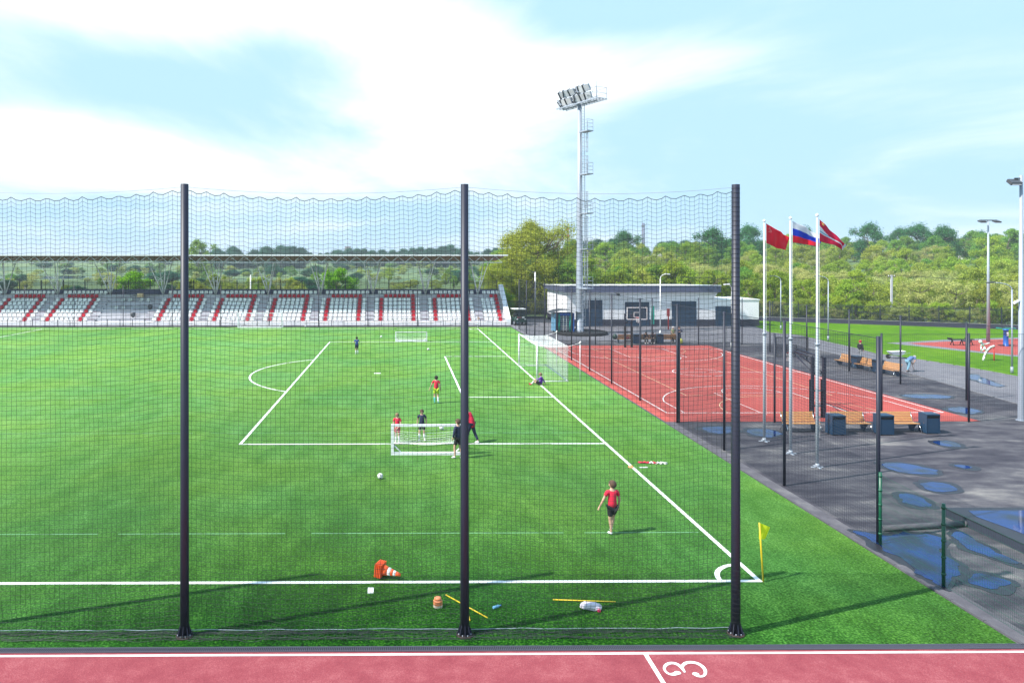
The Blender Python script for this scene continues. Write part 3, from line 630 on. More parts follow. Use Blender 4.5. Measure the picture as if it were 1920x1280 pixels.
# open land behind the stand
random.seed(5)
for k in range(60):
    Y = random.uniform(150, 420); X = random.uniform(-.62, .10) * Y
    if not free(X, Y, 7): continue
    if X / Y < -.36 and Y > 260: continue
    kd = random.choice(['olive', 'ygreen', 'pale', 'green']); c = plant(kd, X, Y, random.uniform(.22, .42) * (1 + Y / 500))
    c.name = 'bush'; lb = land_label(kd, X, Y, 'bush'); tag(c, lb, 'bush', 'land: ' + lb)
for k in range(150):                                  # vegetation on the far slope
    Y = random.uniform(385, 620); X = random.uniform(-.60, .12) * Y; kd = random.choice(['green', 'teal', 'olive', 'ygreen']); sc_ = random.uniform(.35, .7); c = plant(kd, X, Y, sc_, sz=.8); c.scale = (sc_ * 1.9, sc_ * 1.5, sc_ * .8); c.name = 'bush'
    lb = land_label(kd, X, Y, 'thicket'); tag(c, lb, 'bush', 'land: ' + lb)
river = [(-420, 292), (-118, 300), (-112, 318), (-128, 352), (-430, 372)]
tag(sheet('river', river, 0.62, M['water'], 'strip of deep blue water far behind the stand'), kind='structure')
for k in range(26):
    px = 345 + k * 9 + random.uniform(-4, 4)
    if px > 520 and random.random() < .4: continue
    Y = random.uniform(112, 150); X = (px - 753) / FPX * Y
    c = plant(random.choice(['olive', 'pale', 'ygreen']), X, Y, random.uniform(.5, .72)); c.name = 'bush'
    tag(c, 'thin olive bush close behind the stand fence', 'bush', 'bushes close behind the stand fence')
bt = tree_proto('bush', 7.2, 5.6, 15000, .11, leaf_mat('bright_green_leaves', (0.09, 0.28, 0.008), (0.28, 0.55, 0.03), var=0), 31, low=.02, nclump=46)
bt.location = (-9.6, 113, 0); tag(bt, 'bright green rounded bush standing alone behind the stand seats', 'bush')
b2 = copy_tree(bt); b2.location = (-42.6, 114, 0); b2.scale = (1.25, 1, .93); b2.rotation_euler = (0, 0, 1.3); tag(b2, 'wide bright green bush behind the seatless press section of the stand', 'bush')
big = tree_proto('broad_tree', 14.6, 12.4, 60000, .11, leaf_mat('yellow_olive_leaves', (0.24, 0.28, 0.025), (0.52, 0.54, 0.09), var=0), 33, low=.05, nlimb=20, nclump=170, crm=.95)
big.location = (20.6, 113, 0); tag(big, 'big yellow-olive tree between the stand and the white building', 'tree')
bk = copy_tree(big); bk.location = (15.4, 110.5, 0); bk.scale = (.55, .6, .56); bk.rotation_euler = (0, 0, 2); tag(bk, 'lower yellow-green tree leaning against the big tree at the stand end', 'tree')
b3 = copy_tree(bt); b3.location = (14.6, 103.8, 0); b3.scale = (.6, .5, .62); tag(b3, 'bright green bush beside the end of the stand behind the utility cart', 'bush')
for k, (a, b, kk, s) in enumerate([(25.5, 110, 'green', 1.1), (29, 112, 'olive', 1.0), (33.5, 112, 'ygreen', .95), (38, 113, 'olive', .95), (43, 112, 'ygreen', 1.0), (47, 109, 'ygreen', .95), (23, 122, 'teal', .8), (27, 128, 'green', 1.2)]): plant(kk, a, b, s)

random.seed(77)
for k in range(130):
    Y = random.uniform(135, 400) ; X = random.uniform(-.60, .12) * Y
    if X / Y < -.34 and Y > 270: continue
    kd = random.choice(['olive', 'ygreen', 'pale', 'teal', 'green']); sc_ = random.uniform(.14, .26) * (1 + Y / 260); c = plant(kd, X, Y, sc_, sz=.55); c.name = 'bush'; c.scale = (sc_ * 1.8, sc_ * 1.4, sc_ * .75)
    lb = land_label(kd, X, Y, 'low shrub'); tag(c, lb, 'bush', 'land: ' + lb)
# far buildings and chimneys
def at(px, Yd): return (px - 752.6) / FPX * Yd
t = thing('chimney', 'red and white banded chimney far behind the floodlight mast', 'chimney', (at(1066, 900), 900, 9))
H = HCAM + (488 - 425) / FPX * 900 - 9
for k in range(8): MB().lathe([(1.6 - k * .07, 0), (1.53 - k * .07, H / 8 - .02)], 14).build('band', M['red'] if k % 2 else M['white'], t, (0, 0, k * H / 8))
t = thing('chimney', 'tall slate-blue chimney on the skyline above the white building', 'chimney', (at(1207.5, 900), 900, 9))
H = HCAM + (488 - 418) / FPX * 900 - 9
MB().lathe([(2.3, 0), (1.9, H)], 18).build('shaft', M['fascia'], t); MB().lathe([(2.2, H - 5), (2.2, H - 3)], 18).build('ring', M['darkmetal'], t)
M['brick'] = mat('pale_brick_wall', (0.34, 0.22, 0.20), .8, var=.15); M['tile'] = mat('brown_tiled_roof', (0.16, 0.10, 0.09), .8, var=.2, scale=2)
M['dglass'] = mat('dark_window_glass', (0.03, 0.04, 0.06), .15)
def far_house(name, label, px, Yd, w, d, h, roofh, wm, rm, rows, cols, z=None):
    X = at(px, Yd); z = height(X, Yd) - .3 if z is None else z
    t = thing(name, label, 'building', (X, Yd, z)); MB().box(-w / 2, w / 2, 0, d, 0, h).build('wall', wm, t)
    if roofh > 1: MB().prism([(-.5, h + .01), (d + .5, h + .01), (d / 2, h + roofh)], -w / 2 - .4, w / 2 + .4, 'x').build('roof', rm, t)
    else: MB().box(-w / 2 - .2, w / 2 + .2, -.2, d + .2, h + .003, h + .5).build('roof', rm, t)
    for i in range(cols):
        for j in range(rows):
            cx = -w / 2 + w * (i + .5) / cols; cz = h * (j + .5) / rows; ww = w / cols * .26; hh = h / rows * .3
            f = MB().box(cx - ww, cx + ww, -.06, .05, cz - hh, cz + hh).build('window', M['white'], t); MB().box(cx - ww * .82, cx + ww * .82, -.09, -.062, cz - hh * .84, cz + hh * .84).build('pane', M['dglass'], f)
    return t
far_house('apartment_tower', 'reddish apartment tower on the far skyline above the stand roof', 652, 1100, 9, 9, 21, .5, M['brick'], M['darkmetal'], 7, 3, 8.5)
far_house('white_house', 'small white house half hidden among trees behind the white building', 1309, 290, 4.6, 5, 5.0, 1.6, M['white'], M['tile'], 2, 2, 8.3)
far_house('brown_roofed_house', 'brown-roofed house on the wooded skyline beside the twin-head lamp', 1847, 262, 8, 6, 5.5, 2.8, M['pale'] if 'pale' in M else M['render'], M['tile'], 1, 3, 8.6)
for (px, Yd, s) in [(1228, 200, 1.0), (1240, 205, .9), (1268, 215, .9), (1216, 210, .8)]:
    plant('blossom', at(px, Yd), Yd, s * 1.15)

# ------------------------------------------------------------------ grandstand
st = thing('grandstand', 'long open grandstand with white and red seats under a cantilevered white truss roof', 'grandstand', (0, 0, 0))
XL, XR = -75.0, 13.45
NT = 8; TY = lambda k: 92.1 + .8 * k; TZ = lambda k: .42 + .456 * k
for k in range(NT):
    MB().box(XL, XR, TY(k), (TY(k + 1) - .003) if k < 7 else 99.2, 0, TZ(k)).build('tier', M['stand'], st)
MB().box(XL, XR + .55, 91.6, 92.097, 0, .40).build('front_wall', M['render'], st)
MB().prism([(91.55, 0), (91.55, .75), (92.0, 1.0), (98.9, 4.95), (99.25, 4.95), (99.25, 0)], XR + .003, XR + .62, 'x').build('side_wall', M['white'], st)
MB().box(XL, XR, 99.203, 99.4, 0, 4.3).build('back_wall', M['fascia'], st)
def seat_mesh(m):
    b = MB(); b.box(-.23, .23, -.22, .18, .10, .16); b.box(-.23, .23, .12, .18, .16, .30)
    b.prism([(-.23, .30), (.23, .30), (.22, .45), (.17, .51), (-.17, .51), (-.22, .45)], .13, .18, 'y'); b.box(-.03, .03, -.1, .1, 0, .10); return b.mesh('seat', m)
seatme = [seat_mesh(M['seatwhite']), seat_mesh(M['seatred'])]
seats = []
for blk in range(-9, 3):
    if blk == -5: continue
    x0 = -3.3 + 7.17 * blk
    for k in range(8):
        for i in range(10):
            if blk == 2 and i > (3.6 if k < 6 else 3): continue
            red = 0; x = x0 + .61 * i
            if k < 6: red = 1 if i in (1, 8) else 0
            elif k == 6:
                if i < 2 or i > 8: continue
                red = 1
            else: x += .33
            if blk == 2:
                red = 1 if ((k < 6 and i == 3) or (k == 6 and i >= 2)) else (0)
            if x > XR - .15: continue
            seats.append((x, TY(k) + .45, TZ(k), red))
for i, j in ((2, 5), (3, 5), (4.6, 5), (5.6, 5), (1.7, 3), (2.7, 3)): seats.append((-39.4 + .95 * i, TY(j) + .45, TZ(j), 0))
# those that show largest (nearest to the camera and inside the picture) are parts of their own
def shows(s): return 0 <= PPX + FPX * s[0] / s[1] <= 1920
order = sorted(range(len(seats)), key=lambda i: (0 if shows(seats[i]) else 1, math.hypot(seats[i][0], seats[i][1], HCAM - seats[i][2])))
for i in order[:300]:
    s = seats[i]; inst('seat', seatme[s[3]], st, s[:3], (0, 0, random.uniform(-.03, .03)))
rest = MB()
for i in order[300:]:
    s = seats[i]; me = seatme[s[3]]; b = len(rest.v); rest.v += [tuple(v.co + Vector(s[:3])) for v in me.vertices]; rest.mat(s[3])
    for p in me.polygons: rest.face([b + q for q in p.vertices])
tag(rest.build('further_seats', [M['seatwhite'], M['seatred']], st), kind='stuff')
# aisle steps with dark red edges
stepme = MB().mat(0).box(-.5, .5, 0, .38, 0, .225).mat(1).box(-.42, .42, -.02, .05, .228, .25).mesh('aisle_step', [M['stand'], M['rednose']])
for blk in range(-9, 3):
    xs_ = [-4.14 + 7.17 * blk]
    for xx in xs_:
        for k in range(1, 7): inst('aisle_step', stepme, st, (xx, TY(k) - .383, TZ(k - 1) + .002))
# press section
for j in (3, 5):
    tb = MB().box(-38.4, -33.6, TY(j) - .05, TY(j) + .25, TZ(j) + .52, TZ(j) + .56).build('press_desk', M['darkmetal'], st)
    for q in range(13): MB().box(-38.3 + q * .92, -38.24 + q * .92, TY(j), TY(j) + .05, TZ(j), TZ(j) + .515).build('desk_leg', M['galv'], tb)
MB().box(-37.2, -32.9, TY(6) + .2, TY(6) + .5, TZ(6) + .5, TZ(6) + .56).build('press_desk', M['darkmetal'], st)
MB().cbox((-35.3, TY(6) + .1, TZ(6) + .42), (.7, .5, .5)).build('monitor_box', M['cream'], st)
for xx in (-34.9, -33.2): MB().lathe([(.05, 0), (.28, .15), (.33, .5), (.26, .62), (.03, .66)], 10, (xx, TY(1 if xx < -34 else 3) + .3, TZ(1 if xx < -34 else 3))).build('covered_camera', M['darkmetal'], st)
# roof
MB().mat(0).prism([(92.1, 8.86), (102.2, 8.22), (102.2, 8.32), (92.1, 8.98)], XL, XR, 'x').build('roof_deck', M['brown'], st)
MB().box(XL, XR + .3, 91.98, 92.097, 8.86, 9.03).build('roof_fascia', M['white'], st)
corr = MB()
for k in range(17): yy = 92.5 + k * .58; zz = 8.86 - (yy - 92.1) * .0634; corr.box(XL, XR - .02, yy, yy + .12, zz - .05, zz + .004)
tag(corr.build('roof_ribs', M['brown'], st), kind='stuff')
MB().tube((XL, 92.4, 8.02), (XR - .4, 92.4, 8.02), .045, n=6).build('lower_chord', M['white'], st)
MB().tube((XL, 95.5, 7.98), (XR - .4, 95.5, 7.98), .045, n=6).build('lower_chord', M['white'], st)
L1 = MB().tube((0, 0, 0), (.9, 0, .78), .035, n=6).mesh('truss_diagonal', M['white']); L2 = MB().tube((.9, 0, .78), (1.8, 0, 0), .035, n=6).mesh('truss_diagonal', M['white'])
L3 = MB().tube((0, 0, 0), (.9, 2.4, .62), .03, n=5).mesh('roof_brace', M['white']); L4 = MB().tube((0, 0, 0), (-.9, 2.4, .62), .03, n=5).mesh('roof_brace', M['white'])
ntr = 42
for k in range(ntr):
    x = XR - .4 - 1.8 * (k + 1)
    if x < -64: break
    inst('truss_diagonal', L1, st, (x, 92.4, 8.02)); inst('truss_diagonal', L2, st, (x, 92.4, 8.02))
    inst('roof_brace', L3, st, (x, 92.4, 8.02))
for k in range(-9, 3):
    x = -3.88 + 7.17 * k; c = MB(); f = (x, 98.0, 3.55)
    for (sx, ty, tz) in ((1.15, 95.5, 7.98), (-1.15, 95.5, 7.98), (.95, 99.0, 8.2), (-.95, 99.0, 8.2)): c.tube(f, (x + sx, ty, tz), .085, .055, 8)
    zt_ = 5.45; q = (zt_ - 3.55) / (7.98 - 3.55); c.tube((x - 1.15 * q, 98 - 2.5 * q, zt_), (x + 1.15 * q, 98 - 2.5 * q, zt_), .045, n=6)
    q2 = .62; c.tube((x - 1.15 * q, 98 - 2.5 * q, zt_), (x + 1.15 * q2, 98 - 2.5 * q2, 3.55 + 4.43 * q2), .03, n=5); c.tube((x + 1.15 * q, 98 - 2.5 * q, zt_), (x - 1.15 * q2, 98 - 2.5 * q2, 3.55 + 4.43 * q2), .03, n=5)
    c.tube((x, 98.0, 3.0), f, .12, .10, 8); c.build('branching_column', M['white'], st)

# ------------------------------------------------------------------ fences
def picket_run(root, a, b, z0, z1, sp=.125, name='pickets', pw=.034, postevery=3.0, posth=.12, pr=.05):
    a = Vector(a); b = Vector(b); L = (b - a).length; d = (b - a) / L; ang = math.atan2(d.y, d.x); n = int(L / postevery)
    pm = MB().box(-pr, pr, -pr, pr, 0, z1 - z0 + posth).mesh('post', M['post'])
    pan = MB(); w = L / n; m = int(w / sp)
    for q in range(1, m): pan.box(q * w / m - pw / 2, q * w / m + pw / 2, -pw / 2, pw / 2, .08, z1 - z0)
    pan.box(pr, w - pr, -.02, .02, .2, .24); pan.box(pr, w - pr, -.02, .02, z1 - z0 - .28, z1 - z0 - .24)
    pme = pan.mesh('picket_panel', M['post'])
    for k in range(n + 1):
        p = a + d * (w * k); inst('post', pm, root, (p.x, p.y, z0), (0, 0, ang))
        if k < n: tag(inst('picket_panel', pme, root, (p.x, p.y, z0), (0, 0, ang)), kind='stuff')
t = thing('picket_fence', 'black vertical bar fence along the back of the stand', 'fence'); picket_run(t, (-62, 99.6), (13.3, 99.6), 3.4, 5.45)
t = thing('picket_fence', 'black vertical bar fence on a low wall in front of the wood', 'fence')
picket_run(t, (45.3, 100.2), (92, 76.2), .52, 2.5)
a = Vector((45.3, 100.2)); b = Vector((92, 76.2)); L = (b - a).length
MB().cbox(((a.x + b.x) / 2, (a.y + b.y) / 2, .25), (L, .35, .5), rz=math.atan2(b.y - a.y, b.x - a.x)).build('low_wall', M['plinth'], t)
MB().cbox(((a.x + b.x) / 2, (a.y + b.y) / 2, .525), (L, .42, .04), rz=math.atan2(b.y - a.y, b.x - a.x)).build('coping', M['concrete'], t)
t = thing('picket_fence', 'black vertical bar fence between the stand and the white building', 'fence')
picket_run(t, (14.4, 101.6), (20.6, 101.9), .35, 2.6); MB().box(14.4, 20.6, 101.6, 101.95, 0, .34).build('low_wall', M['plinth'], t)
# low railing in front of the stand
rl = thing('pitch_railing', 'low black railing between the pitch and the grandstand', 'railing')
rp_ = MB().box(-.03, .03, -.03, .03, 0, .98).mesh('post', M['post']); rm = MB().tube((0.03, 0, .96), (1.52, 0, .96), .022, n=5).mesh('rail', M['post']); rm2 = MB().tube((.03, 0, .45), (1.52, 0, .45), .014, n=5).mesh('rail', M['post'])
for k in range(45):
    x = 13.0 - 1.55 * k; inst('post', rp_, rl, (x, 89.3, 0)); inst('rail', rm, rl, (x - 1.55, 89.3, 0)); inst('rail', rm2, rl, (x - 1.55, 89.3, 0))
# tall thin posts with netting before the stand
tp = MB().tube((0, 0, 0), (0, 0, 5.2), .05, .045, 8)
for k, px in enumerate([-40, 51.6, 143, 234, 325, 416, 505.5, 598, 690, 783, 872]):
    x = (px - 752.6) / 14.9
    if k == 0: p0_ = tag(tp.build('net_post', M['post'], None, (x, 89.7, 0)), 'thin black post standing in front of the grandstand railing', 'post', 'thin black posts in front of the grandstand')
    else: c = p0_.copy(); COL.objects.link(c); c.location = (x, 89.7, 0)
def mesh_fence(name, label, pts, H, sp=.06, m='wire', pm='post', pr=.05, wr=.0022, posts=True, top=True, rows=None, z0=.03, clamp=False):
    t = thing(name, label, 'fence'); pme = MB().tube((0, 0, -.02), (0, 0, H + .06), pr, n=10)
    if clamp:
        for z in np.arange(.3, H, .42): pme.lathe([(pr + .012, 0), (pr + .012, .05)], 8, (0, 0, z))
    pme = pme.mesh('post', M[pm])
    for p in pts: inst('post', pme, t, (p[0], p[1], 0))
    for a, b in zip(pts[:-1], pts[1:]):
        a = np.array([*a, 0.]); b = np.array([*b, 0.]); L = np.linalg.norm(b - a); d = (b - a) / L
        wr_ = wr * (1.45 if (a[1] + b[1]) / 2 < 35 and H > 5 else 1)
        n = int(L / sp); P0 = []; P1 = []
        for k in range(1, n):
            q = a + d * L * k / n; P0.append(q + [0, 0, z0]); P1.append(q + [0, 0, H])
        for k in range(int((H - z0) / (rows or sp)) + 1):
            z = z0 + k * (rows or sp); P0.append(a + [0, 0, z]); P1.append(b + [0, 0, z])
        tag(inst('mesh_panel', tubes_mesh('mesh_panel', P0, P1, wr_, M[m]), t), kind='stuff')
        if top: MB().tube(tuple(a + [0, 0, H]), tuple(b + [0, 0, H]), .012, n=5).build('rail', M[pm], t)
    return t
lf = [(14.1, y) for y in (85.5, 80.4, 75.3, 70.2, 64.8, 59.1, 53.4, 47.8, 42.1, 36.4, 31.1, 26.2, 20.9)]
mesh_fence('tall_mesh_fence', 'tall black mesh fence on round posts between the football pitch and the red court', [(x - (0 if y > 22 else .08), y) for x, y in lf], 6.0, pr=.055, sp=.095, wr=.0030)
rf = [(33.5, y) for y in (70.0, 64.7, 58.8, 53.2, 47.7, 42.1, 36.5)]
mesh_fence('court_fence', 'black mesh fence around the outer side of the red court', [(19.05, 70.0), (24.65, 70.0), (29.2, 70.0)] + rf, 4.55, sp=.10, wr=.0024)
mesh_fence('court_fence', 'black mesh fence across the near end of the red court behind the brown benches', [(14.2, 36.42), (19.1, 36.42), (24.6, 36.42), (29.1, 36.42), (33.42, 36.42)], 4.5, sp=.10, wr=.0026)
mesh_fence('green_fence', 'low green welded mesh fence with clamped posts beside the turf edge', [(13.98, 20.75), (13.80, 18.08), (13.72, 15.4), (13.65, 12.7)], 2.05, sp=.05, rows=.2, m='greenwire', pm='greenwire', pr=.042, wr=.0027, clamp=True, top=False)

# ------------------------------------------------------------------ ball stop net in front
bs = thing('ball_stop_fence', 'tall black ball stop net hung between thick dark posts in front of the pitch', 'fence')
PXN = [-10.96, -4.78, 1.40, 7.42]; NY = 15.8; PHT = 9.97
for x in PXN:
    p = MB().lathe([(.098, .02), (.092, 3), (.085, PHT), (.0, PHT + .01)], 20).build('net_post', M['post'], bs, (x, NY, 0))
    MB().lathe([(.185, .012), (.185, .04)], 20).build('base_plate', mat('rusty_base_%d' % int(x * 10), (0.055, 0.03, 0.025), .7), p)
    for k in range(8):
        a = math.pi / 4 * k; MB().prism([(.097, .04), (.17, .04), (.17, .06), (.10, .26)], -.006, .006, 'y').build('gusset', M['post'], p, rot=(0, 0, a))
    bo = MB()
    for k in range(8): a = math.pi / 4 * (k + .5); bo.tube((.145 * math.cos(a), .145 * math.sin(a), .04), (.145 * math.cos(a), .145 * math.sin(a), .07), .012, n=6)
    tag(bo.build('anchor_bolts', M['galv'], p), kind='stuff')
def cable_z(x):
    for a, b in zip(PXN[:-1], PXN[1:]):
        if a <= x <= b: t = (x - a) / (b - a); return PHT - .06 - .15 * 4 * t * (1 - t)
    return PHT - .06
cab = MB(); xx = np.linspace(PXN[0], PXN[-1], 120)
for a, b in zip(xx[:-1], xx[1:]): cab.tube((a, NY - .005, cable_z(a)), (b, NY - .005, cable_z(b)), .0045, n=4, caps=False)
cab.build('top_cable', M['galv'], bs)
SP = .1035; NI = int((7.42 - PXN[0]) / SP); NJ = int(9.75 / SP); HK = .39
gi = np.arange(NI + 1); P = np.zeros((NI + 1, NJ + 1, 3))
for i in range(NI + 1):
    x = PXN[0] + (7.42 - PXN[0]) * i / NI; cz = cable_z(x); ph = (x / HK) % 1.0; sc_ = .085 * math.sin(math.pi * ph); ctr = (math.floor(x / HK) + .5) * HK
    near = min(abs(x - q) for q in PXN)
    for j in range(NJ + 1):
        dn = j * (9.72 / NJ); e = math.exp(-dn / 1.6)
        wv = .035 * mnoise.noise(Vector((x * 1.1, dn * .5, 2))) + .05 * mnoise.noise(Vector((x * .35, dn * .25, 5))) + .012 * mnoise.noise(Vector((x * 6, dn * 3, 8)))
        dxx = .030 * mnoise.noise(Vector((x * .9, dn * .45, 11))) + .008 * mnoise.noise(Vector((x * 5, dn * 4, 12))) - (x - ctr) * -.10 * math.exp(-dn / .3)
        dyy = .10 * mnoise.noise(Vector((x * .5, dn * .35, 21))) * min(1, dn) + (.10 * mnoise.noise(Vector((x * 2.5, 3, 4))) + .05 if dn > 9.3 else 0)
        k = min(1, near / .5); z = cz - .035 - sc_ * e - dn * (1 - .012) + wv * min(1, dn * .7 + .05) * k - .05 * 4 * ((x - PXN[0]) % 6.12 / 6.12) * (1 - (x - PXN[0]) % 6.12 / 6.12) * (1 - dn / 9.7)
        P[i, j] = (x + dxx * k, NY + dyy * k + .0, max(z, .025 + .02 * abs(mnoise.noise(Vector((x * 8, j, 1))))))
A = np.concatenate([P[:-1].reshape(-1, 3), P[:, :-1].reshape(-1, 3)]); B = np.concatenate([P[1:].reshape(-1, 3), P[:, 1:].reshape(-1, 3)])
tag(inst('net', tubes_mesh('net', A, B, .0035, M['netcord']), bs), kind='stuff')
tag(inst('net_top_rope', tubes_mesh('net_top_rope', P[:-1, 0], P[1:, 0], .008, M['netcord']), bs))
rs = np.random.RandomState(4); lowA = []; lowB = []
for q in range(13):                                   # slack foot of the net lying on the turf
    off = rs.uniform(-.22, .12); ph = rs.uniform(0, 9)
    for i in range(NI * 2):
        x0 = PXN[0] + (7.42 - PXN[0]) * i / (NI * 2); x1 = x0 + (7.42 - PXN[0]) / (NI * 2)
        f = lambda x: (x, NY + off + .10 * mnoise.noise(Vector((x * 1.6, ph, 3))), .03 + .07 * abs(mnoise.noise(Vector((x * 2.2, ph, 6)))))
        lowA.append(f(x0)); lowB.append(f(x1))
for i in range(NI):
    x = PXN[0] + (7.42 - PXN[0]) * i / NI
    lowA.append((x, NY - .22, .02)); lowB.append((x + rs.uniform(-.05, .05), NY + .12, .07))
fr_ = MB(); fx = [(x, NY + .15 + .04 * mnoise.noise(Vector((x, 5, 5))), .07 + .02 * mnoise.noise(Vector((x * 2, 1, 5)))) for x in np.linspace(PXN[0], PXN[-1], 90)]
fr_.path(fx, .007, 5); fr_.build('foot_rope', M['galv'], bs)
tag(inst('net_foot', tubes_mesh('net_foot', lowA, lowB, .0045, M['netcord']), bs), kind='stuff')
# wrapped end of the net round the outermost post
wr = MB()
for k in range(94):
    z = .3 + k * .103; wr.lathe([(.1015 - z * .0012, 0), (.1015 - z * .0012, .007)], 14, (7.42, NY, z))
tag(wr.build('net_wrap', M['netcord'], bs), kind='stuff')

# ------------------------------------------------------------------ white building
bd = thing('utility_building', 'low white building with navy doors and a flat roof with slate-blue edge', 'building', (0, 0, 0))
X0, X1, YB0, YB1 = 20.8, 39.4, 89.6, 101.6
MB().box(X0, X1, YB0, YB1, .87, 4.3).build('wall', M['render'], bd); MB().box(X0 - .03, X1 + .03, YB0 - .03, YB1, 0, .868).build('plinth', M['plinth'], bd)
MB().prism([(YB0 - .7, 4.302), (YB1 + .3, 4.302), (YB1 + .3, 4.80), (YB0 - .7, 5.12)], X0 - .45, X1 + .5, 'x').build('roof_fascia', M['fascia'], bd); MB().prism([(YB0 - .76, 5.125), (YB1 + .35, 4.804), (YB1 + .35, 4.87), (YB0 - .76, 5.195)], X0 - .5, X1 + .56, 'x').build('roof_sheet', M['white'], bd)
MB().prism([(X1 + .004, 3.7), (X1 + .45, 4.3), (X1 + .004, 4.3)], YB0 - .1, YB0 + .5, 'y').build('eaves_bracket', M['render'], bd)
for (a, b, h) in ((22.9, 25.25, 3.3), (28.1, 31.15, 3.05), (34.0, 37.1, 3.15)):
    d = MB().box(a, b, YB0 - .05, YB0 + .05, .02, h).build('door', M['navy'], bd)
    for q in range(1, 6): MB().box(a + .03, b - .03, YB0 - .062, YB0 - .05, h * q / 6 - .012, h * q / 6 + .012).build('door_rib', M['plinth'], d)
    MB().box(a + .1, a + .14, YB0 - .11, YB0 - .062, 1.0, 1.25).build('handle', M['galv'], d)
MB().cbox((27.2, YB0 - .2, 4.0), (.35, .3, .18)).build('wall_lamp', M['darkmetal'], bd)
MB().box(X1 + .033, 45.0, YB0, 96, .87, 3.28).build('wing_wall', M['render'], bd); MB().box(X1 + .033, 45.03, YB0 - .03, 96, 0, .868).build('wing_plinth', M['plinth'], bd)
MB().box(X1 + .033, 45.1, YB0 - .08, 96.1, 3.283, 3.4).build('wing_roof_edge', M['white'], bd); MB().box(39.5, 41.5, YB0 - .05, YB0 + .05, .02, 2.5).build('door', M['navy'], bd)
t = thing('banner_flag', 'narrow teal banner standing in front of the navy doors', 'banner', (28.9, 82.5, 0)); MB().tube((0, 0, 0), (0, 0, 3.1), .025, n=6).build('pole', M['galv'], t); MB().grid([[(.02, .0, .9 + .27 * j), (.2, .04 * math.sin(j), .9 + .27 * j), (.4, .06 * math.sin(j + 1), .9 + .26 * j)] for j in range(9)]).build('cloth', M['teal'], t)
t = thing('red_sign_post', 'slim red post with a red panel before the white wall', 'sign', (32.0, 85.4, 0)); MB().box(-.07, .07, -.05, .05, 0, 1.6).build('post', M['red'], t); MB().box(-.16, .16, -.06, .06, 1.603, 2.5).build('panel', M['red'], t)

# ------------------------------------------------------------------ floodlight mast
ms = thing('floodlight_mast', 'tall grey floodlight mast with a tilted lamp platform and caged ladder', 'floodlight mast', (20.25, 81, 0), R(-63))
MB().lathe([(.62, 0), (.62, .06), (.44, .065), (.42, 3), (.30, 14), (.24, 25.9)], 16).build('shaft', M['galv'], ms)
for k in range(10): a = k * .6283; MB().prism([(.43, .065), (.6, .065), (.435, .5)], -.015, .015, 'y').build('gusset', M['galv'], ms, rot=(0, 0, a))
lad = MB(); ldir = (1, 0)
for z0_, z1_ in ((.8, 26.3),):
    for sy in (-.2, .2): lad.tube((.75, sy, z0_), (.55, sy, z1_), .035, n=5)
    for k in range(84): z = z0_ + k * .3; lad.tube((.75 - .2 * z / 25, -.2, z), (.75 - .2 * z / 25, .2, z), .014, n=4)
lad.build('ladder', M['galv'], ms)
for (za, zb) in ((2.9, 4.9), (6.5, 9.2), (10.2, 13.2), (14.2, 16.0), (18.2, 20.0), (20.5, 22.6)):
    cg = MB()
    for q in range(5):
        a = -math.pi / 2 + math.pi * q / 4; cg.tube((.7 + .55 * math.cos(a), .36 * math.sin(a), za), (.7 + .55 * math.cos(a), .36 * math.sin(a), zb), .03, n=4)
    n = int((zb - za) / .45)
    for k in range(n + 1):
        z = za + (zb - za) * k / n
        cg.path([(.7 + .55 * math.cos(-math.pi / 2 + math.pi * q / 6), .36 * math.sin(-math.pi / 2 + math.pi * q / 6), z) for q in range(7)], .022, 4)
    cg.build('ladder_cage', M['galv'], ms)
for z in (5.2, 9.6, 13.6, 18.0, 23.0)[:4] + (22.8,):
    pf = MB().box(.35, 1.75, -.45, .45, z - .12, z).build('rest_platform', M['galv'], ms); r_ = MB()
    for (a, b) in ((.8, -.43), (1.7, -.43), (1.7, .43), (.8, .43)): r_.tube((a, b, z), (a, b, z + 1.2), .025, n=5)
    for q in (.4, .8, 1.2): r_.path([(.8, -.43, z + q), (1.7, -.43, z + q), (1.7, .43, z + q), (.8, .43, z + q)], .02, 5)
    r_.build('platform_rail', M['galv'], pf)
hd = thing('lamp_platform', None, None, (0, 0, 26.0)); hd.parent = ms; hd.scale = (.88, .95, .95)
# platform long axis along local x, lamps face local -y
fr = MB()
for y in (-.75, -.25, .25, .75): fr.box(-3.6, 4.1, y - .05, y + .05, -.12, 0)
for k in range(16): fr.box(-3.6 + k * .5, -3.52 + k * .5, -.8, .8, .003, .05)
fr.build('platform_frame', M['galv'], hd)
r_ = MB()
for x in (2.3, 4.05):
    for y in (-.75, .75): r_.tube((x, y, 0), (x, y, 1.25), .03, n=5)
for q in (.6, 1.25): r_.path([(2.3, -.75, q), (4.05, -.75, q), (4.05, .75, q), (-3.5, .75, q)], .025, 5)
for x in (-3.5, -1.8, 0, 2.2): r_.tube((x, .75, 0), (x, .75, 2.4), .03, n=5); r_.tube((x, -.7, 0), (x, .75, 1.9), .025, n=5)
for z in (.50, 1.55): r_.tube((-3.6, -.6 + z * .25, z), (2.4, -.6 + z * .25, z), .045, n=6)
r_.build('lamp_rack', M['galv'], hd)
hm = MB().mat(0).prism([(-.33, -.27), (.33, -.27), (.33, .27), (-.33, .27)], -.06, .08, 'y').mesh('x', M['white'])
fh = MB(); fh.box(-.34, .34, -.02, .10, -.30, .30); fh.box(-.2, .2, .10, .26, -.18, .16); fhm = fh.mesh('floodlight', M['galv'])
fgm = MB().box(-.31, .31, -.035, -.022, -.27, .27).mesh('lens', M['lampglass']); fkm = MB().box(-.42, -.36, -.12, .25, -.34, .34).mesh('bracket', M['darkmetal'])
rdm = random.Random(2)
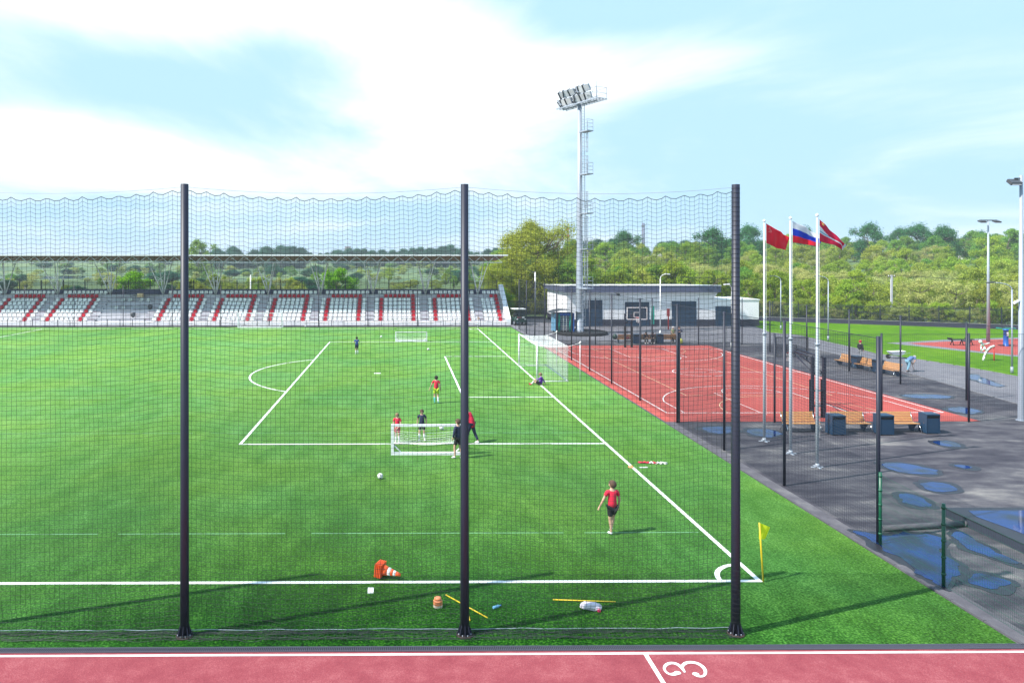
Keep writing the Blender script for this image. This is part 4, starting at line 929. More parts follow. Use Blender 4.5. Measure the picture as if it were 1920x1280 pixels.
for row, z in ((0, .50), (1, 1.55)):
    for k in range(7 - row):
        x = -3.2 + .93 * k + .3 * row
        f = inst('floodlight', fhm, hd, (x, -.75 + z * .25, z + .05), (R(28 + rdm.uniform(-8, 8)), 0, R(rdm.choice([-38, 0, 4, 30]) + rdm.uniform(-6, 6))))
        f.scale = (1.32, 1.32, 1.32); inst('lens', fgm, hd, f.location, f.rotation_euler, (1.32,) * 3); inst('bracket', fkm, hd, f.location, f.rotation_euler, (1.32,) * 3)
    for o in []: pass
t = thing('mast_plinth', 'round raised black-kerbed base under the floodlight mast', 'plinth', (20.2, 80.6, 0))
MB().lathe([(3.0, 0), (3.0, .3), (2.75, .3), (2.75, .22)], 40).build('kerb_ring', M['rubber'], t); MB().lathe([(2.745, 0), (2.745, .2)], 40).build('bed', M['concrete'], t)
t = thing('turnstile_booth', 'blue and green booth with a curved dark roof beside the floodlight mast', 'booth', (18.5, 81.6, .2))
MB().box(-1.15, -1.05, -1.0, 1.0, 0, 2.1).build('side_panel', M['cyanp'], t); MB().box(.95, 1.05, -1.0, 1.0, 0, 2.1).build('side_panel', M['blue'], t); MB().box(-1.04, .94, .9, .96, 0, 2.1).build('back_panel', M['blue'], t)
for x in (-.62, .62): MB().tube((x, -.85, 0), (x, -.85, 2.15), .11, n=10).build('post', M['teal'], t)
for k in range(9): MB().tube((-.5, -.82, .25 + k * .21), (.5, -.82, .25 + k * .21), .03, n=6).build('bar', M['white'], t)
for x in (-.15, .2): MB().tube((x, -.8, 0), (x, -.8, 2.0), .05, n=8).build('rotor_post', M['white'], t)
MB().grid([[(-1.7 + 3.5 * i / 14, -1.3 + 2.6 * j, 2.05 + .42 * math.sin(math.pi * (.08 + .84 * i / 14))) for j in (0, 1)] for i in range(15)]).build('roof', M['darkmetal'], t)
MB().box(-.6, .6, -1.0, -.9, 1.85, 2.15).build('header', M['blue'], t)
# utility cart
t = thing('utility_cart', 'dark green utility cart with a pale roof parked at the end of the stand', 'cart', (15.1, 92.0, 0), R(6))
MB().box(-.75, .75, -1.3, 1.2, .45, .95).prism([(-.7, .95), (.7, .95), (.62, 1.15), (-.62, 1.15)], -1.28, -.6, 'y').build('body', M['dkgreen'], t)
MB().box(-.8, .8, -1.0, .9, 2.02, 2.1).build('roof', M['white'], t)
for x in (-.72, .72):
    for y in (-.62, .8): MB().tube((x, y, .95), (x * .98, y + .08, 2.02), .035, n=6).build('roof_pillar', M['rubber'], t)
    for y in (-.9, .85): w_ = MB().tube((x - .1, y, .33), (x + .1, y, .33), .33, n=18).build('wheel', M['rubber'], t); MB().tube((x - .11, y, .33), (x + .11, y, .33), .16, n=12).build('rim', M['galv'], w_)
    MB().cbox((x * .72, -1.31, .82), (.2, .04, .14)).build('headlight', M['lampglass'], t)
MB().box(-.66, .66, -.66, -.63, 1.2, 1.98).build('windscreen', M['clear'], t); MB().box(-.6, .6, 0, .5, .95, 1.35).build('seat', M['rubber'], t); MB().box(.12, .42, -1.33, -1.3, .98, 1.12).build('number_plate', M['white'], t); MB().box(-.5, .0, -1.32, -1.301, .98, 1.1).build('grille', M['rednose'], t)

# ------------------------------------------------------------------ goals
def net_patch(f, nu, nv, r=.006, m='whitenet', name='net'):
    P = np.array([[f(i / nu, j / nv) for j in range(nv + 1)] for i in range(nu + 1)])
    A = np.concatenate([P[:-1].reshape(-1, 3), P[:, :-1].reshape(-1, 3)]); B = np.concatenate([P[1:].reshape(-1, 3), P[:, 1:].reshape(-1, 3)])
    return tubes_mesh(name, A, B, r, M[m])
g = thing('football_goal', 'full size white football goal on the goal line with a box net', 'goal', (GX, YC, 0))
W = 3.66; D = 2.15; GH = 2.44
for s, nm in ((-1, 'post'), (1, 'post')): MB().tube((0, s * (W + .06), 0), (0, s * (W + .06), GH + .1), .06, n=12).build('post', M['white'], g)
MB().tube((0, -W - .06, GH + .06), (0, W + .06, GH + .06), .06, n=12).build('crossbar', M['white'], g)
MB().path([(0, -W, .03), (D, -W, .03), (D, W, .03), (0, W, .03)], .03, 6).build('ground_frame', M['white'], g)
sag = lambda u, v: GH + .02 - .16 * math.sin(math.pi * u) * (.4 + .6 * math.sin(math.pi * v)) - .04 * u
ns = 26; nl = 78
for nm, f, a, b in (('net_roof', lambda u, v: (D * u, -W + 2 * W * v, sag(u, v) if 0 < u else GH + .02), 18, 60),
                    ('net_back', lambda u, v: (D - .12 * math.sin(math.pi * u) * math.sin(math.pi * v), -W + 2 * W * v, .03 + (sag(1, v) - .03) * u), 20, 60),
                    ('net_side', lambda u, v: (D * u, -W, .03 + (sag(u, 0) - .03) * v), 18, 20), ('net_side', lambda u, v: (D * u, W, .03 + (sag(u, 1) - .03) * v), 18, 20)):
    tag(inst(nm, net_patch(f, a, b, .0045), g), kind='stuff')
tr = MB()
for s in (-1, 1): tr.path([(0, s * W, GH), (D * .5, s * W, GH - .10), (D, s * W, GH - .05), (2.95, s * W, 2.66)], .014, 5)
tr.path([(D, -W + 2 * W * k / 12, sag(1, k / 12)) for k in range(13)], .012, 4); tr.build('net_rope', M['whitenet'], g)
for s in (-1, 1): MB().tube((2.95, s * (W + .05), 0), (2.95, s * (W + .05), 2.72), .024, n=8).tube((2.9, s * (W + .05), 2.6), (3.0, s * (W + .05), 2.76), .05, n=8).build('stanchion', M['white'], g)
def small_goal(loc, w, h, d, label, bar=.05, rz=0):
    t = thing('training_goal', label, 'goal', loc, rz); w2 = w / 2
    for s in (-1, 1):
        MB().box(s * w2 - bar, s * w2 + bar, -bar, bar, 0, h).build('post', M['white'], t)
        MB().tube((s * w2, 0, h * .36), (s * (w2 - .42), 0, .06), .028, n=6).build('corner_brace', M['white'], t)
        MB().tube((s * w2, bar, .03), (s * w2, d, .03), .03, n=6).build('side_bar', M['white'], t)
    MB().box(-w2 + bar, w2 - bar, -bar * .8, bar * .8, h - bar * 1.6, h - .004).build('crossbar', M['white'], t)
    MB().box(-w2 + bar, w2 - bar, -bar * 1.3, bar * 1.3, 0.003, .11).build('base_bar', M['white'], t)
    MB().tube((-w2, d, .03), (w2, d, .03), .03, n=6).build('back_bar', M['white'], t)
    nu = int(w / .14)
    tag(inst('net', net_patch(lambda u, v: (-w2 + w * u, d * v - .18 * math.sin(math.pi * v) * math.sin(math.pi * u), h - bar - (h - bar - .03) * v ** .8 - .10 * math.sin(math.pi * v) * math.sin(math.pi * u) - (.25 * math.sin(math.pi * u) * (1 - v) * v * 2)), nu, 14, .0055), t), kind='stuff')
    for s in (-1, 1): tag(inst('side_net', net_patch(lambda u, v: (s * w2, d * u, .03 + (h - bar - .03) * (1 - u) ** 1.2 * v), 8, 10, .005), t), kind='stuff')
    return t
small_goal((1.15, 30.45, .012), 3.06, 1.30, 1.75, 'small white training goal with the players gathered round it near the penalty area line', .06)
q = G(771, 640.5); small_goal((q[0], q[1], .012), 3.15, 1.02, 1.3, 'small white training goal standing empty near the far penalty area corner', .05)
q = G(487.5, 614.5); small_goal((q[0], q[1], .012), 5.4, 1.85, 1.2, 'low wide white goal by the railing of the grandstand', .05)

def corner_flag(loc, label, fm, rz):
    t = thing('corner_flag', label, 'flag', loc); MB().tube((0, 0, 0), (-.10, 0, 1.52), .022, n=8).build('pole', M['yellow'] if fm is M['yflag'] else M['white'], t)
    Pg = [[(-.10 + .38 * u * math.cos(rz) * (1 - .15 * v) + .007, .38 * u * math.sin(rz) + .05 * math.sin(u * 5 + v * 2), 1.50 - .42 * v * (1 - .35 * u) - .14 * u) for v in [j / 5 for j in range(6)]] for u in [i / 8 for i in range(9)]]
    MB().grid(Pg).build('cloth', fm, t)
_nt = M['yflag'].node_tree; _b = _nt.nodes['Principled BSDF']; _tr = _nt.nodes.new('ShaderNodeBsdfTranslucent'); _tr.inputs[0].default_value = (.75, .90, .0, 1); _mx = _nt.nodes.new('ShaderNodeMixShader'); _mx.inputs[0].default_value = .5
_nt.links.new(_b.outputs[0], _mx.inputs[1]); _nt.links.new(_tr.outputs[0], _mx.inputs[2]); _nt.links.new(_mx.outputs[0], _nt.nodes['Material Output'].inputs[0])
corner_flag((GX + .08, Y0 - .05, .012), 'yellow corner flag on a yellow pole at the near corner of the pitch', M['yflag'], .5)
corner_flag((GX, Y1, .012), 'pale pink corner flag at the far corner before the grandstand', mat('pale_pink_cloth', (.75, .45, .4), .7), .3)

# ------------------------------------------------------------------ balls and training gear
bm = bmesh.new(); bmesh.ops.create_icosphere(bm, subdivisions=3, radius=.11); ballme = bpy.data.meshes.new('football'); bm.to_mesh(ballme); bm.free()
for p in ballme.polygons: p.use_smooth = True
def ballmat():
    m, nt, b = newmat('football_panels'); n = nt.nodes; l = nt.links; t = n.new('ShaderNodeTexCoord'); v = n.new('ShaderNodeTexVoronoi'); v.inputs['Scale'].default_value = 13
    l.new(t.outputs['Object'], v.inputs['Vector']); r = n.new('ShaderNodeValToRGB'); r.color_ramp.elements[0].color = (.04, .04, .05, 1); r.color_ramp.elements[1].color = (.75, .75, .73, 1); r.color_ramp.elements[0].position = .28; r.color_ramp.elements[1].position = .33
    l.new(v.outputs['Distance'], r.inputs[0]); l.new(r.outputs[0], b.inputs['Base Color']); b.inputs['Roughness'].default_value = .4; return m
ballme.materials.append(ballmat())
for (px, py, lb) in [(713, 898, 'white and black football lying alone on open turf nearest the cones'), (828, 806, 'football on the turf just beyond the crossbar of the near training goal'), (715, 633, 'small distant football beyond the player in the blue shirt'),
                     (803, 657, 'small distant football before the empty training goal'), (573, 613, 'tiny distant football at the grandstand railing')]:
    q = G(px, py); tag(inst('football', ballme, None, (q[0], q[1], .012 + .108), (random.random() * 3, 1, 2)), lb, 'ball')
c0 = G(716, 1082); c1 = G(747, 1087)
t = thing('traffic_cones', 'stack of orange and white traffic cones lying on its side beside the touchline', 'traffic cone', (c0[0] + .03, c0[1] - .02, .012))
t.name = 'traffic_cone'; ax = Vector((c1[0] - c0[0] + .04, c1[1] - c0[1] - .05, -.05)).normalized(); Q = ax.to_track_quat('Z', 'X').to_matrix().to_4x4(); Q.translation = Vector((0, 0, .20))
def MT(mb, M4): mb.v = [tuple(M4 @ Vector(v)) for v in mb.v]; return mb
for k in range(4): MT(MB().prism([(-.17, -.17), (.17, -.17), (.17, .17), (-.17, .17)], -.02 - k * .05, .005 - k * .05, 'z'), Q).build('cone_base', M['orange'], t)
def cone_r(z): return .135 - .105 * z / .5
for (za, zb, m) in ((0.006, .16, 'orange'), (.161, .24, 'line'), (.241, .31, 'orange'), (.311, .38, 'line'), (.381, .50, 'orange')): MT(MB().lathe([(cone_r(za) + .003, za), (cone_r(zb) + .003, zb)], 16), Q).build('sleeve', M[m], t)
q = G(695, 1108); t = tag(MB().prism([(-.07, -.15), (.075, -.14), (.07, .15), (-.075, .15)], 0, .018).build('marker_pad', M['line'], None, (q[0], q[1], .013)), 'flat white square pad on the turf below the fallen cones', 'marker')
q = G(821, 1137); t = thing('disc_cones', 'stack of pale orange and white disc cones beside the middle net post', 'cone stack', (q[0], q[1], .012)); t.name = 'disc_cone_stack'
for k in range(11): MB().lathe([(.112, .0), (.106, .014), (.06, .055), (.04, .056)], 16).build('disc_cone', M['orangelt'] if k > 3 or k == 1 else M['line'], t, (0, 0, .012 * k + (0.06 if k > 7 else 0) * .2))
MB().lathe([(.09, .0), (.08, .05), (.03, .07)], 16).build('top_disc', M['orangelt'], t, (0, 0, .165))
def stick(a, b, lb):
    a = G(*a); b = G(*b); tag(MB().tube((a[0], a[1], .033), (b[0], b[1], .033), .014, n=8).tube((a[0], a[1], .033), (a[0] * .97 + b[0] * .03, a[1] * .97 + b[1] * .03, .033), .018, n=8).build('training_pole', M['yellow']), lb, 'pole')
stick((836, 1117), (914, 1160), 'yellow training pole lying slanted behind the middle net post'); stick((1037, 1126), (1154, 1130), 'yellow training pole lying straight under the white bag'); stick((878, 1152), (881, 1165), 'short yellow pole end showing beside the foot of the middle net post')
q = G(931, 1140); t = thing('water_bottle', 'clear blue plastic bottle lying on the turf', 'bottle', (q[0], q[1], .045), R(30)); MT(MB().lathe([(.03, -.10), (.034, -.09), (.034, .05), (.014, .09), (.014, .11)], 12), Matrix.Rotation(R(90), 4, 'Y')).build('body', M['cyanp'], t); MT(MB().lathe([(.017, .11), (.017, .13)], 10), Matrix.Rotation(R(90), 4, 'Y')).build('cap', M['blue'], t)
q = G(1108, 1141); t = thing('kit_bag', 'crumpled white net bag with a pink corner lying over a yellow pole', 'bag', (q[0], q[1], .012), R(-22))
bm = bmesh.new(); bmesh.ops.create_uvsphere(bm, u_segments=28, v_segments=16, radius=1)
for v in bm.verts:
    c = v.co; sx = abs(c.x) ** .6 * (1 if c.x > 0 else -1); sy = abs(c.y) ** .6 * (1 if c.y > 0 else -1); k = 1 + .13 * mnoise.noise(c * 3.1)
    c.x = sx * .24 * k + c.y * .05; c.y = sy * .12 * k; c.z = max(.004, .05 + c.z * .085 * k + .02 * mnoise.noise(c * 16))
me = bpy.data.meshes.new('body'); bm.to_mesh(me); bm.free(); me.materials.append(mat('pale_pinkish_cloth', (.66, .60, .68), .8, var=.15, scale=14, bump=.6)); inst('body', me, t)
MB().cbox((.2, -.1, .03), (.06, .05, .05), rz=.5).build('strap', mat('crimson_strap', (.6, .03, .12), .6), t)
q = G(1216, 868); t = thing('training_bib', 'heap of crimson and white bibs thrown beside the goal line', 'bibs', (q[0], q[1], .012))
rb = random.Random(9)
crim = mat('crimson_cloth', (.52, .012, .05), .8, bump=.5)
for k in range(7):
    Pg = [[(-.42 + k * .13 + .22 * (i / 6) + rb.uniform(-.02, .02), -.10 - .02 * k + .2 * j / 5 + rb.uniform(-.02, .02), .01 + .075 * rb.random() * math.sin(math.pi * (i + .2) / 6.4)) for j in range(6)] for i in range(7)]
    MB().grid(Pg).build('bib', crim if k < 5 and k != 3 else M['line'], t)
for i in range(3): MB().cbox((.52 + .06 * i, -.14 - .02 * i, .04), (.1, .09, .06), rz=i).build('rolled_bib', M['line'], t)
q = G(1207, 877); tag(MB().cbox((0, 0, .012), (.32, .05, .02)).cbox((.1, .01, .026), (.06, .04, .01)).build('flat_marker', M['line'], None, (q[0], q[1], .013)), 'short white strip lying below the heap of bibs', 'marker')
q = G(1183, 876); tag(MB().lathe([(.11, .0), (.10, .015), (.05, .07), (.03, .075)], 14).build('marker_cone', M['orangelt'], None, (q[0], q[1], .012)), 'single flat orange marker cone on the goal line', 'cone')

# ------------------------------------------------------------------ benches and bins
def bench_proto():
    t = thing('park_bench', None, 'bench'); L = 1.62
    for k in range(4): MB().cbox((0, -.30 + .125 * k, .435 - .012 * k), (L, .105, .035), rx=-.06).build('seat_slat', M['wood'], t)
    for k in range(4): MB().cbox((0, .17 + .045 * k, .50 + .115 * k), (L, .03, .10), rx=-.36).build('back_slat', M['wood'], t)
    for s in (-1, 1):
        MB().prism([(-.30, .405), (.30, .36), (.24, .06), (.0, .02), (-.12, .22)], s * (L / 2 - .12) - .02, s * (L / 2 - .12) + .02, 'x').build('side_panel', M['navy'], t)
        MB().path([(s * (L / 2 + .02), -.44, 0), (s * (L / 2 - .02), -.30, .42), (s * (L / 2 - .03), .08, .40), (s * (L / 2 - .02), .32, .88)], .018, 7).tube((s * (L / 2 - .03), .05, .40), (s * (L / 2), .30, 0), .018, n=7).build('leg', M['chrome'], t)
    return t
def bin_proto():
    t = thing('litter_bin', None, 'bin')
    MB().box(-.30, .30, -.27, .27, .04, .74).build('body', M['navy'], t); MB().box(-.30, .30, -.26, .27, .745, .88).build('head', M['rubber'], t)
    MB().box(-.32, .32, -.30, .29, .885, .95).build('lid', M['navy'], t); MB().box(-.32, -.303, -.29, .28, .04, .885).build('side_panel', M['navy'], t); MB().box(.303, .32, -.29, .28, .04, .885).build('side_panel', M['navy'], t)
    MB().cbox((-.322, -.1, .5), (.012, .03, .03)).build('lock', M['chrome'], t)
    for sx in (-.24, .24):
        for sy in (-.2, .2): MB().box(sx - .03, sx + .03, sy - .03, sy + .03, 0, .038).build('foot', M['rubber'], t)
    return t
bp_ = bench_proto(); bn = bin_proto()
def put(proto, loc, rz, lb, first=[set()]):
    if proto.name not in first[0]:
        first[0].add(proto.name); proto.location = loc; proto.rotation_euler = (0, 0, rz); proto['label'] = lb; return proto
    return dup(proto, loc, rz, lb)
yb = 34.55
put(bp_, (19.35, yb, 0), R(0), 'brown slatted bench behind the white flagpoles, outermost from the bins')
put(bp_, (21.80, yb, 0), 0, 'brown slatted bench between two navy bins, its end behind the black fence post')
put(bp_, (24.15, yb - .02, 0), 0, 'brown slatted bench next to the litter bin that stands in the open')
put(bn, (20.72, 33.95, 0), 0, 'navy litter bin between the first two near benches'); put(bn, (23.02, 33.95, 0), 0, 'navy litter bin just beside the black fence post by the near benches'); put(bn, (25.4, 34.2, 0), R(0), 'navy litter bin standing at the open end of the near bench row')
ang = R(-78)
a = Vector(G(1692, 706)); b = Vector(G(1600, 692)); b = Vector((34.7, 56.2)); a = Vector((35.35, 51.0)); dv = (a - b)
rz_ = math.atan2(dv.y, dv.x)
for k, (f, lb) in enumerate(((.10, 'brown bench beyond the court, farthest of its row, by the walking person'), (.50, 'middle brown bench of the row beyond the court fence, between two bins'), (.92, 'brown bench beyond the court, end of its row by the bending man'))):
    p = b + dv * f; put(bp_, (p.x, p.y, 0), rz_, lb)
for f, lb in ((.31, 'navy bin between the farthest and middle benches beyond the court fence'), (.71, 'navy bin hidden partly by the black posts in the bench row beyond the court')):
    p = b + dv * f + Vector((.15, .1)); put(bn, (p.x, p.y, 0), rz_, lb)
put(bp_, (22.4, 71.4, 0), R(180), 'brown bench with clutter behind the far hoop'); put(bp_, (24.6, 71.5, 0), R(180), 'brown bench with two seated people behind the far basketball hoop'); put(bp_, (26.9, 71.5, 0), R(180), 'brown bench beyond the far court end beside the standing figures')
put(bn, (23.45, 71.1, 0), 0, 'navy bin beside the padded hoop posts at the far court end'); put(bn, (25.75, 71.1, 0), 0, 'navy bin between the seated pair and the free bench at the far court end')
tag(MB().lathe([(.10, 0), (.22, .08), (.24, .3), (.14, .5), (.03, .55)], 12).build('rucksack', M['dkgreen'], None, (21.3, 71.1, 0.42)), 'dark green rucksack on the far court-end bench', 'bag')
tag(MB().lathe([(.08, 0), (.2, .05), (.17, .22), (.04, .28)], 10).build('sports_bag', M['rednose'], None, (22.6, 71.3, 0.45)), 'small dark red bag on the cluttered far bench', 'bag')
tag(MB().lathe([(.1, 0), (.26, .1), (.28, .3), (.2, .5), (.05, .56)], 12).build('yellow_sack', mat('yellow_green_cloth', (.62, .62, .10), .7), None, (27.65, 70.7, 0)), 'yellow-green sack on the ground beside the standing person', 'bag')

# ------------------------------------------------------------------ basketball hoops
def hoop(loc, rz, lb):
    t = thing('basketball_hoop', lb, 'basketball hoop', loc, rz)       # board towards local +y
    for s in (-1, 1):
        MB().box(s * .31 - .06, s * .31 + .06, -.08, .08, 0, 3.2).build('upright', M['post'], t)
        MB().box(s * .31 - .10, s * .31 + .10, .083, .15, .02, 2.0).build('padding', M['rubber'], t)
    for z in (.6, 1.4, 2.3): MB().box(-.249, .249, -.03, .03, z, z + .08).build('crossbar', M['post'], t)
    MB().tube((-.25, .1, 3.2), (-.25, 2.5, 3.3), .05, n=8).tube((.25, .1, 3.2), (.25, 2.5, 3.3), .05, n=8).tube((-.25, .1, 2.4), (-.1, 2.4, 3.2), .035, n=6).tube((.25, .1, 2.4), (.1, 2.4, 3.2), .035, n=6).build('arm', M['post'], t)
    MB().box(-.9, .9, 2.55, 2.575, 2.9, 3.95).build('backboard', M['clear'], t)
    f = MB()
    for (a, b, c, d) in ((-.93, .93, 2.86, 2.92), (-.93, .93, 3.93, 3.99), (-.93, -.87, 2.923, 3.927), (.87, .93, 2.923, 3.927)): f.box(a, b, 2.53, 2.60, c, d)
    for (a, b, c, d) in ((-.30, .30, 3.08, 3.12), (-.30, .30, 3.50, 3.54), (-.30, -.26, 3.121, 3.499), (.26, .30, 3.121, 3.499)): f.box(a, b, 2.578, 2.595, c, d)
    f.build('board_frame', M['white'] if loc[1] > 50 else M['darkmetal'], t)
    r = MB(); r.path([(.225 * math.cos(k * .3927), 2.93 + .225 * math.sin(k * .3927), 3.05) for k in range(17)], .012, 6); r.box(-.1, .1, 2.6, 2.72, 3.02, 3.08); r.build('rim', M['red'], t)
    tag(inst('hoop_net', net_patch(lambda u, v: ((.22 - .09 * v) * math.cos(u * 6.283), 2.93 + (.22 - .09 * v) * math.sin(u * 6.283), 3.04 - .42 * v), 12, 5, .008), t), kind='stuff')
    return t
hoop((21.95, 37.45, 0), 0, 'near basketball hoop on padded black uprights seen from behind'); hoop((21.6, 67.9, 0), R(180), 'far basketball hoop with a white framed clear backboard facing the court')

# ------------------------------------------------------------------ lamps and poles
def curved_lamp(base, h, arm, lb, white=False):
    t = thing('street_lamp', lb, 'street lamp', (base[0], base[1], 0)); m = M['white'] if white else M['galv']; s = 1 if arm > 0 else -1
    MB().tube((0, 0, 0), (0, 0, h - .5), .07, .045, 10).tube((0, 0, 0), (0, 0, .5), .10, .09, 10).build('pole', m, t)
    pts = [(s * abs(arm) * (1 - math.cos(a)) * .8, 0, h - .5 + .5 * math.sin(a)) for a in [k * math.pi / 12 for k in range(7)]]
    MB().path(pts + [(arm * .85, 0, h + .03)], .035, 8).build('arm', m, t); MB().cbox((arm * 1.05, 0, h + .02), (.55, .2, .09), ry=.1 * s).build('lamp_head', M['darkmetal'] if not white else M['white'], t)
curved_lamp(G(1464, 618), 6.4, -.95, 'curved-arm street lamp between the first two flagpoles at the lawn edge'); curved_lamp(G(1553, 639), 6.65, -1.1, 'curved-arm street lamp behind the third flagpole'); curved_lamp(G(1897.5, 700), 6.65, -1.5, 'curved-arm street lamp beside the tall lamp pole at the lawn')
curved_lamp(G(1238, 628), 6.75, .75, 'white curved lamp leaning before the white building', True); q = G(1372, 652); curved_lamp((q[0], q[1]), 6.0, -.45, 'slim white lamp half hidden by the thick net post', True)
q = G(1853, 641); t = thing('lamp_post', 'tall lamp post with twin heads by the playground', 'lamp post', (q[0], q[1], 0)); MB().tube((0, 0, 0), (0, 0, 12.3), .17, .07, 12).build('pole', M['galv'], t)
MB().box(-.9, .9, -.05, .05, 12.3, 12.4).build('crossarm', M['darkmetal'], t)
for s in (-1, 1): h_ = MB().cbox((s * .75, -.15, 12.22), (.62, .45, .13), rx=.35).build('lamp_head', M['darkmetal'], t); MB().cbox((s * .75, -.18, 12.14), (.5, .34, .02), rx=.35).build('lens', M['lampglass'], h_)
q = G(1913, 788); t = thing('lamp_post', 'thick pale lamp pole with a single floodlight and a small white camera', 'lamp post', (q[0] + .05, q[1], 0)); MB().lathe([(.16, 0), (.16, .02), (.145, 1), (.075, 12.7)], 14).build('pole', M['galv'], t); MB().lathe([(.24, 0), (.24, .03)], 14).build('base_plate', M['galv'], t)
MB().box(-.35, .02, -.03, .03, 12.5, 12.56).build('arm', M['darkmetal'], t); h_ = MB().cbox((-.40, -.05, 12.33), (.56, .16, .36), rx=-.9).build('floodlight', M['darkmetal'], t); MB().cbox((-.40, -.12, 12.26), (.46, .02, .28), rx=-.9).build('lens', M['lampglass'], h_)
MB().tube((-.1, 0, 6.2), (-.42, -.05, 6.08), .07, n=10).build('camera', M['white'], t)
q = G(1683, 602.5); t = thing('utility_pole', 'short pale concrete utility pole behind the bar fence', 'utility pole', (q[0], q[1] + 1.2, 0)); MB().box(-.11, .11, -.10, .10, 0, 6.3).build('pole', M['stand'], t); MB().box(-.5, .5, -.05, .05, 6.0, 6.1).build('crossarm', M['darkmetal'], t)
for s in (-.4, .4): MB().lathe([(.04, 0), (.06, .05), (.03, .16)], 8, (s, 0, 6.1)).build('insulator', M['white'], t)
for s in (-.4, .4):
    w_ = MB(); x0, y0, z0 = q[0] + s, q[1] + 1.2, 6.28
    for (dx_, dy_, n) in ((-34, 9, 24), (34, -17, 24)):
        pts = [(x0 + dx_ * k / n, y0 + dy_ * k / n, z0 - 1.6 * 4 * (k / n) * (1 - k / n) * .5 + (.2 * k / n)) for k in range(n + 1)]; w_.path(pts, .014, 4)
    tag(w_.build('power_line', M['rubber']), 'sagging overhead wire over the bar fence', 'wire', 'overhead wires on the utility pole')
for (px, Y_, h_, lb) in ((1004, 104.5, 6.6, 'pale concrete pole in front of the big yellow-olive tree'), (470.5, 112, 6.0, 'pale lamp pole behind the stand seats')):
    t = thing('utility_pole', lb, 'pole', (at(px, Y_), Y_, 0)); MB().tube((0, 0, 0), (0, 0, h_), .12, .09, 8).build('pole', M['render'], t); MB().box(-.5, .1, -.05, .05, h_ - .1, h_).build('arm', M['darkmetal'], t)

# ------------------------------------------------------------------ flags
def flagpole(loc, lb):
    t = thing('flagpole', lb, 'flagpole', loc)
    MB().lathe([(.060, .0), (.056, 4.9), (.044, 4.92), (.040, 10.0), (.0, 10.02)], 14).build('pole', M['pole'], t); MB().lathe([(.085, 0), (.085, .09)], 14, (0, 0, 4.88)).build('collar', M['galv'], t)
    MB().lathe([(.01, 0), (.06, .04), (.06, .1), (.01, .15)], 12, (0, 0, 10.02)).build('finial', M['white'], t)
    MB().box(-.24, .24, -.04, .04, .008, .03).box(-.04, .04, -.24, -.042, .008, .03).box(-.04, .04, .042, .24, .008, .03).lathe([(.085, .032), (.07, .16)], 12).build('base_plate', M['pole'], t)
    MB().tube((.09, -.03, 1.2), (.07, -.03, 9.9), .005, n=4).build('halyard', M['whitenet'], t); return t
F1 = (16.63, 32.62); F2 = (16.68, 30.5); F3 = (16.66, 28.5)
flagpole((*F1, 0), 'white flagpole carrying the plain red flag'); flagpole((*F2, 0), 'white flagpole carrying the white blue and red flag'); flagpole((*F3, 0), 'white flagpole carrying the red and white banner')
def clothm(n, c): 
    m = mat(n, c, .65, var=.05, scale=2); tr = m.node_tree.nodes.new('ShaderNodeBsdfTranslucent'); tr.inputs[0].default_value = tuple(c) + (1,)
    mx = m.node_tree.nodes.new('ShaderNodeMixShader'); mx.inputs[0].default_value = .35; b = m.node_tree.nodes['Principled BSDF']; l = m.node_tree.links
    l.new(b.outputs[0], mx.inputs[1]); l.new(tr.outputs[0], mx.inputs[2]); l.new(mx.outputs[0], m.node_tree.nodes['Material Output'].inputs[0]); return m
CR = clothm('red_flag_cloth', (.85, .008, .04)); CW = clothm('white_flag_cloth', (.80, .82, .86)); CB = clothm('blue_flag_cloth', (.01, .055, .62)); CD = clothm('crimson_flag_cloth', (.72, .006, .07)); CBL = clothm('light_blue_stripe_cloth', (.12, .42, .60))
def flag(name, label, base, HT, HB, FT, FB, colf, mats, nu=30, nv=24, wav=.07, seed=1, bul=0.0):
    """corners relative to the pole foot; local cloth with waves"""
    o = Vector((base[0], base[1], 0)); HT, HB, FT, FB = map(Vector, (HT, HB, FT, FB)); mb = MB(); P = []
    for i in range(nu + 1):
        u = i / nu; row = []
        for j in range(nv + 1):
            v = j / nv; p = HT.lerp(FT, u).lerp(HB.lerp(FB, u), v)
            ww = wav * u ** .6 * (math.sin(u * 8 + seed + v * 2.3) + .5 * math.sin(u * 15 - v * 4 + seed * 2))
            p = p + Vector((ww * -.45, ww, 0)) + Vector((0, 0, .05 * u * math.sin(u * 5 + seed * 3) + bul * math.sin(math.pi * u) * (1 - .3 * v))); row.append(p)
        P.append(row)
    b = len(mb.v)
    for row in P: mb.v += [tuple(p) for p in row]
    for i in range(nu):
        for j in range(nv):
            mb.mi = colf((i + .5) / nu, (j + .5) / nv); mb.face((b + i * (nv + 1) + j, b + (i + 1) * (nv + 1) + j, b + (i + 1) * (nv + 1) + j + 1, b + i * (nv + 1) + j + 1), True)
    ob = mb.build(name, mats, None, o); md = ob.modifiers.new('thick', 'SOLIDIFY'); md.thickness = .006; return tag(ob, label, 'flag'), P
fl, P = flag('flag', 'red flag with a tiny pale emblem by its hoist', F1, (.085, 0, 9.98), (.085, 0, 9.08), (1.46, .55, 9.32), (1.20, .5, 8.70), lambda u, v: 0, [CR], wav=.06, bul=.03)
def on(P, u, v, off=(-.006, -.012, 0)):
    nu = len(P) - 1; nv = len(P[0]) - 1; i = min(nu - 1, int(u * nu)); j = min(nv - 1, int(v * nv)); fu = u * nu - i; fv = v * nv - j
    return tuple(P[i][j].lerp(P[i + 1][j], fu).lerp(P[i][j + 1].lerp(P[i + 1][j + 1], fu), fv) + Vector(off))
mkm = mat('pale_emblem_print', (.72, .25, .25), .7)
